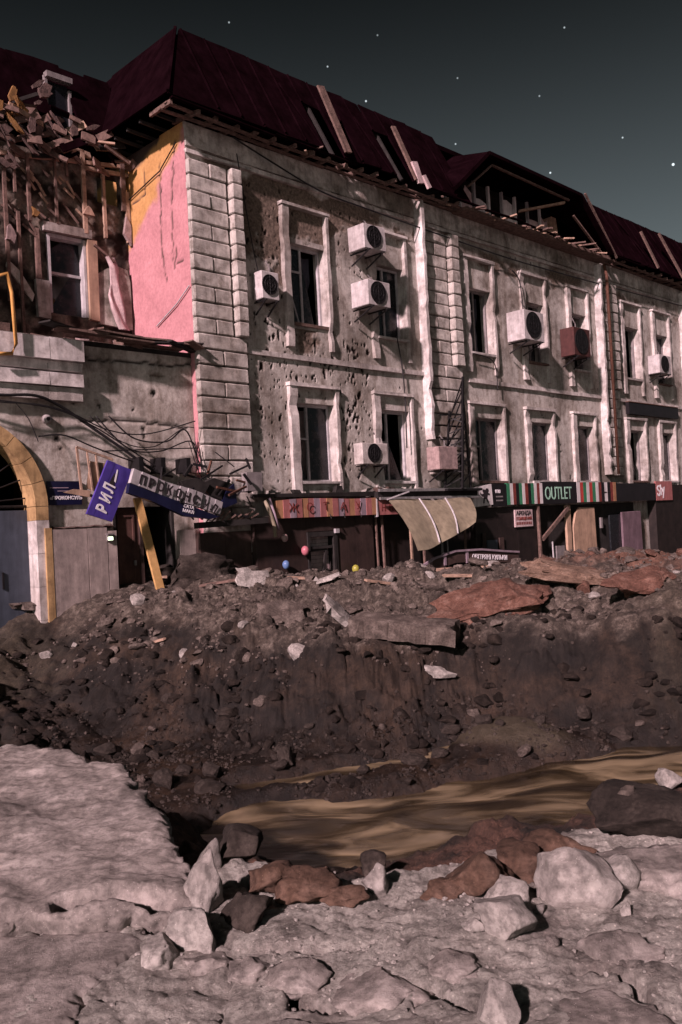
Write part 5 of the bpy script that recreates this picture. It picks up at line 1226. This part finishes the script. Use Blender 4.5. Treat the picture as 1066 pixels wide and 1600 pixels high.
frag(900, 905, 2.5, .8, .26, (.22, .16, .05), 'tan_rubble', 'long tan red pavement slab raised on the rubble mound', 207, .06)
frag(1010, 915, 1.6, .9, .4, (.3, -.1, .5), 'red_lit_rubble', 'reddish slab sunk in mound under the pink script sign', 209, .06)
bslab(395, 912, .62, .40, .06, (.9, .25, .5), 'pale_stone', 'triangular white plaster slab leaning at the brown wall', seed=8, dz=.10)
bslab(685, 1055, .34, .22, .10, (.3, .1, .4), 'pale_stone', 'small pale block lying on the dark crater slope', seed=9, dz=.04)
bslab(510, 908, .45, .2, .05, (.3, -.2, .2), 'pale_stone', 'thin white board lying at foot of the barred doorway', seed=10, dz=.06)
bslab(60, 948, 1.0, .5, .12, (.2, .1, .4), 'bank_rock', 'tan paving slab at the foot of the blue gate', seed=12, dz=.05)
# pieces of timber on the bank
for i, (x, y, l, an, mt, lb) in enumerate(((218, 905, 1.1, .25, 'pale_wood', 'pale broken plank on the bank below the stone dado'), (150, 918, .9, .5, 'old_wood', 'dark plank on the bank beside the blue gate'), (345, 915, .9, -.4, 'old_wood', 'dark plank across the black heap'), (700, 893, 1.6, -.1, 'pale_wood', 'pale splintered timber beside the fallen maroon sign'), (735, 905, 1.0, .2, 'pale_wood', 'short pale timber below the fallen maroon sign'), (600, 915, .8, .6, 'pale_wood', 'short pale batten on the rubble left of maroon sign'), (250, 1005, .3, -.7, 'pale_wood', 'small pale stick on the dark crater slope'), (470, 908, .5, .3, 'pale_wood', 'short white batten at the doorway foot'))):
    p = hit(x, y); ob = MB().beam((-l/2, 0, 0), (l/2, 0, 0), .10, .035).build('broken_plank', M[mt], None); ob.location = (p[0], p[1], p[2]+.05); ob.rotation_euler = (.2, an*.3, an); tag(ob, lb, 'plank')
rock(300, 912, 110, 46, 'dark_rock', 'black heap of charred debris in front of the open doorway', 'charred_heap', 'debris', 77, rough=.3, cuts=5)
rock(215, 905, 90, 30, 'dark_rock', 'low dark heap of soil before the wooden door', 'soil_heap', 'debris', 78, rough=.3, cuts=4)
# scattered chunks: shared meshes
VAR = {}
def chunk(p, size, mat, name, label, group, cat='rubble'):
    k_ = (mat, random.randrange(5))
    if k_ not in VAR: VAR[k_] = rock_mesh(name, 100+k_[1]*7+len(VAR), 2, 8, .10, mat)
    ob = bpy.data.objects.new(name, VAR[k_]); col.objects.link(ob); ob.location = (p[0], p[1], p[2]+size*.18)
    ob.scale = (size, size*random.uniform(.6, 1), size*random.uniform(.45, .8)); ob.rotation_euler = (random.uniform(-.4, .4), random.uniform(-.4, .4), random.uniform(0, 6)); tag(ob, label, cat, group)
def spots(n, x0, x1, y0, y1, ok):
    r = []
    while len(r) < n:
        X = rng.uniform(x0, x1, n*3); Y = rng.uniform(y0, y1, n*3); Z = ground(X, Y); k_ = ok(X, Y, Z)
        r += list(zip(X[k_], Y[k_], Z[k_]))
    return r[:n]
sline = lambda X, Y: (X-C[0])*N[0]+(Y-C[1])*N[1]
for p in spots(150, -7, 9, 13.2, 20, lambda X, Y, Z: (sline(X, Y) > .7) & (Z > -.4)): chunk(p, random.choice([.06, .08, .1, .12, .16, .22]), 'red_lit_rubble' if (p[0] > 3.2 and p[1] > 14.5 and random.random() < .8) else random.choice(['bank_rock', 'bank_rock', 'bank_rock', 'concrete']), 'rubble_chunk', 'broken chunk of pavement in the rubble of the far bank', 'rubble chunks on the far bank')
for p in spots(90, -4.5, 7.5, 9.5, 13.8, lambda X, Y, Z: (Z > WATER+.03) & (Z < -.75+.7*rng.random(X.shape)**2)): chunk(p, random.choice([.05, .07, .1, .14, .2]), random.choice(['dark_rock', 'dark_rock', 'dark_rock', 'bank_rock']), 'wet_stone', 'dark wet stone on the inner slope of the crater', 'wet stones in the crater', 'stone')
for p in spots(30, -2.2, 2.6, 2.6, 5.0, lambda X, Y, Z: (Z > -.12)): chunk(p, random.choice([.015, .02, .03, .04]), random.choice(['pale_stone', 'concrete', 'asphalt']), 'small_stone', 'small pale stone lying on the dusty ground', 'small stones on the dusty ground', 'stone')
# gravel
def gravel(name, pts, smin, smax, mat, label):
    v, f = ICO[1]; f = np.array(f); P = np.array(pts); n = len(P)
    sc = smin+(smax-smin)*rng.random(n)**3; ax = rng.uniform(.6, 1.1, (n, 3))*sc[:, None]; ax[:, 2] *= .75
    V = v[None]*(1+rng.uniform(-.25, .25, (n, len(v), 1)))*ax[:, None, :]
    a = rng.uniform(0, 6.28, n); c, s_ = np.cos(a)[:, None], np.sin(a)[:, None]
    V = np.stack([V[..., 0]*c-V[..., 1]*s_, V[..., 0]*s_+V[..., 1]*c, V[..., 2]], -1)+P[:, None, :]
    F_ = (f[None]+np.arange(n)[:, None, None]*len(v)).reshape(-1, 3)
    me = bpy.data.meshes.new(name); me.from_pydata(V.reshape(-1, 3).tolist(), [], F_.tolist())
    tag(mkobj(name, me, M[mat]), label, 'gravel', kind='stuff')
dens = lambda X, Y: rng.random(X.shape) < .15+.85*ss(-.1, .35, fbm(X*1.3, Y*1.3, 19, 3))
gravel('gravel', spots(7000, -7, 8.5, 12.9, 19.5, lambda X, Y, Z: (sline(X, Y) > .4) & (Z > -.6) & dens(X, Y)), .008, .045, 'bank_rock', 'loose grey gravel strewn over the far bank')
gravel('gravel', spots(5000, -4.5, 8, 9.6, 13.6, lambda X, Y, Z: (Z > WATER+.01) & (Z < -.95+.6*rng.random(X.shape)**3) & dens(X, Y)), .008, .045, 'dark_rock', 'dark wet gravel along the stream and crater slope')
gravel('gravel', spots(5000, -2.6, 3.2, 2.4, 6.6, lambda X, Y, Z: (Z > -.15) & dens(X, Y)), .002, .016, 'pale_stone', 'fine pale grit over the dusty ground')

def clods(name, pts, smin, smax, mat, label):
    P = np.array(pts); V = []; F_ = []; f = np.array(ICO[2][1]); nb = len(ICO[2][0])
    base = []
    for q in range(10):
        me = rock_mesh('tmp', 300+q, 2, 9, .22, mat); a = np.empty(len(me.vertices)*3); me.vertices.foreach_get('co', a); base.append(a.reshape(-1, 3)); bpy.data.meshes.remove(me)
    for k_, p in enumerate(P):
        r = smin+(smax-smin)*random.random()**2.2; a = random.uniform(0, 6.28); c, s_ = math.cos(a), math.sin(a)
        b = base[random.randrange(10)]*np.array([r*random.uniform(.7, 1.2), r*random.uniform(.7, 1.2), r*random.uniform(.5, .8)])
        V.append(np.stack([b[:, 0]*c-b[:, 1]*s_, b[:, 0]*s_+b[:, 1]*c, b[:, 2]], -1)+np.array([p[0], p[1], p[2]-r*.05])); F_.append(f+k_*nb)
    me = bpy.data.meshes.new(name); me.from_pydata(np.concatenate(V).tolist(), [], np.concatenate(F_).tolist())
    tag(mkobj(name, me, M[mat]), label, 'rubble', kind='stuff')
clods('earth_clods', spots(900, -6, 8.5, 10.2, 15.5, lambda X, Y, Z: (Z > WATER+.05) & (Z < .2) & dens(X, Y) & (np.hypot((X-2.0)/.85, (Y-11.75)/.62) > 1)), .02, .17, 'earth', 'dark earth clods covering the crater slope')
clods('rubble_bits', spots(1300, -7, 8.5, 13.6, 19.5, lambda X, Y, Z: (sline(X, Y) > .6) & (Z > -.35) & dens(X, Y)), .025, .13, 'bank_rock', 'broken brick and concrete bits over the far bank')
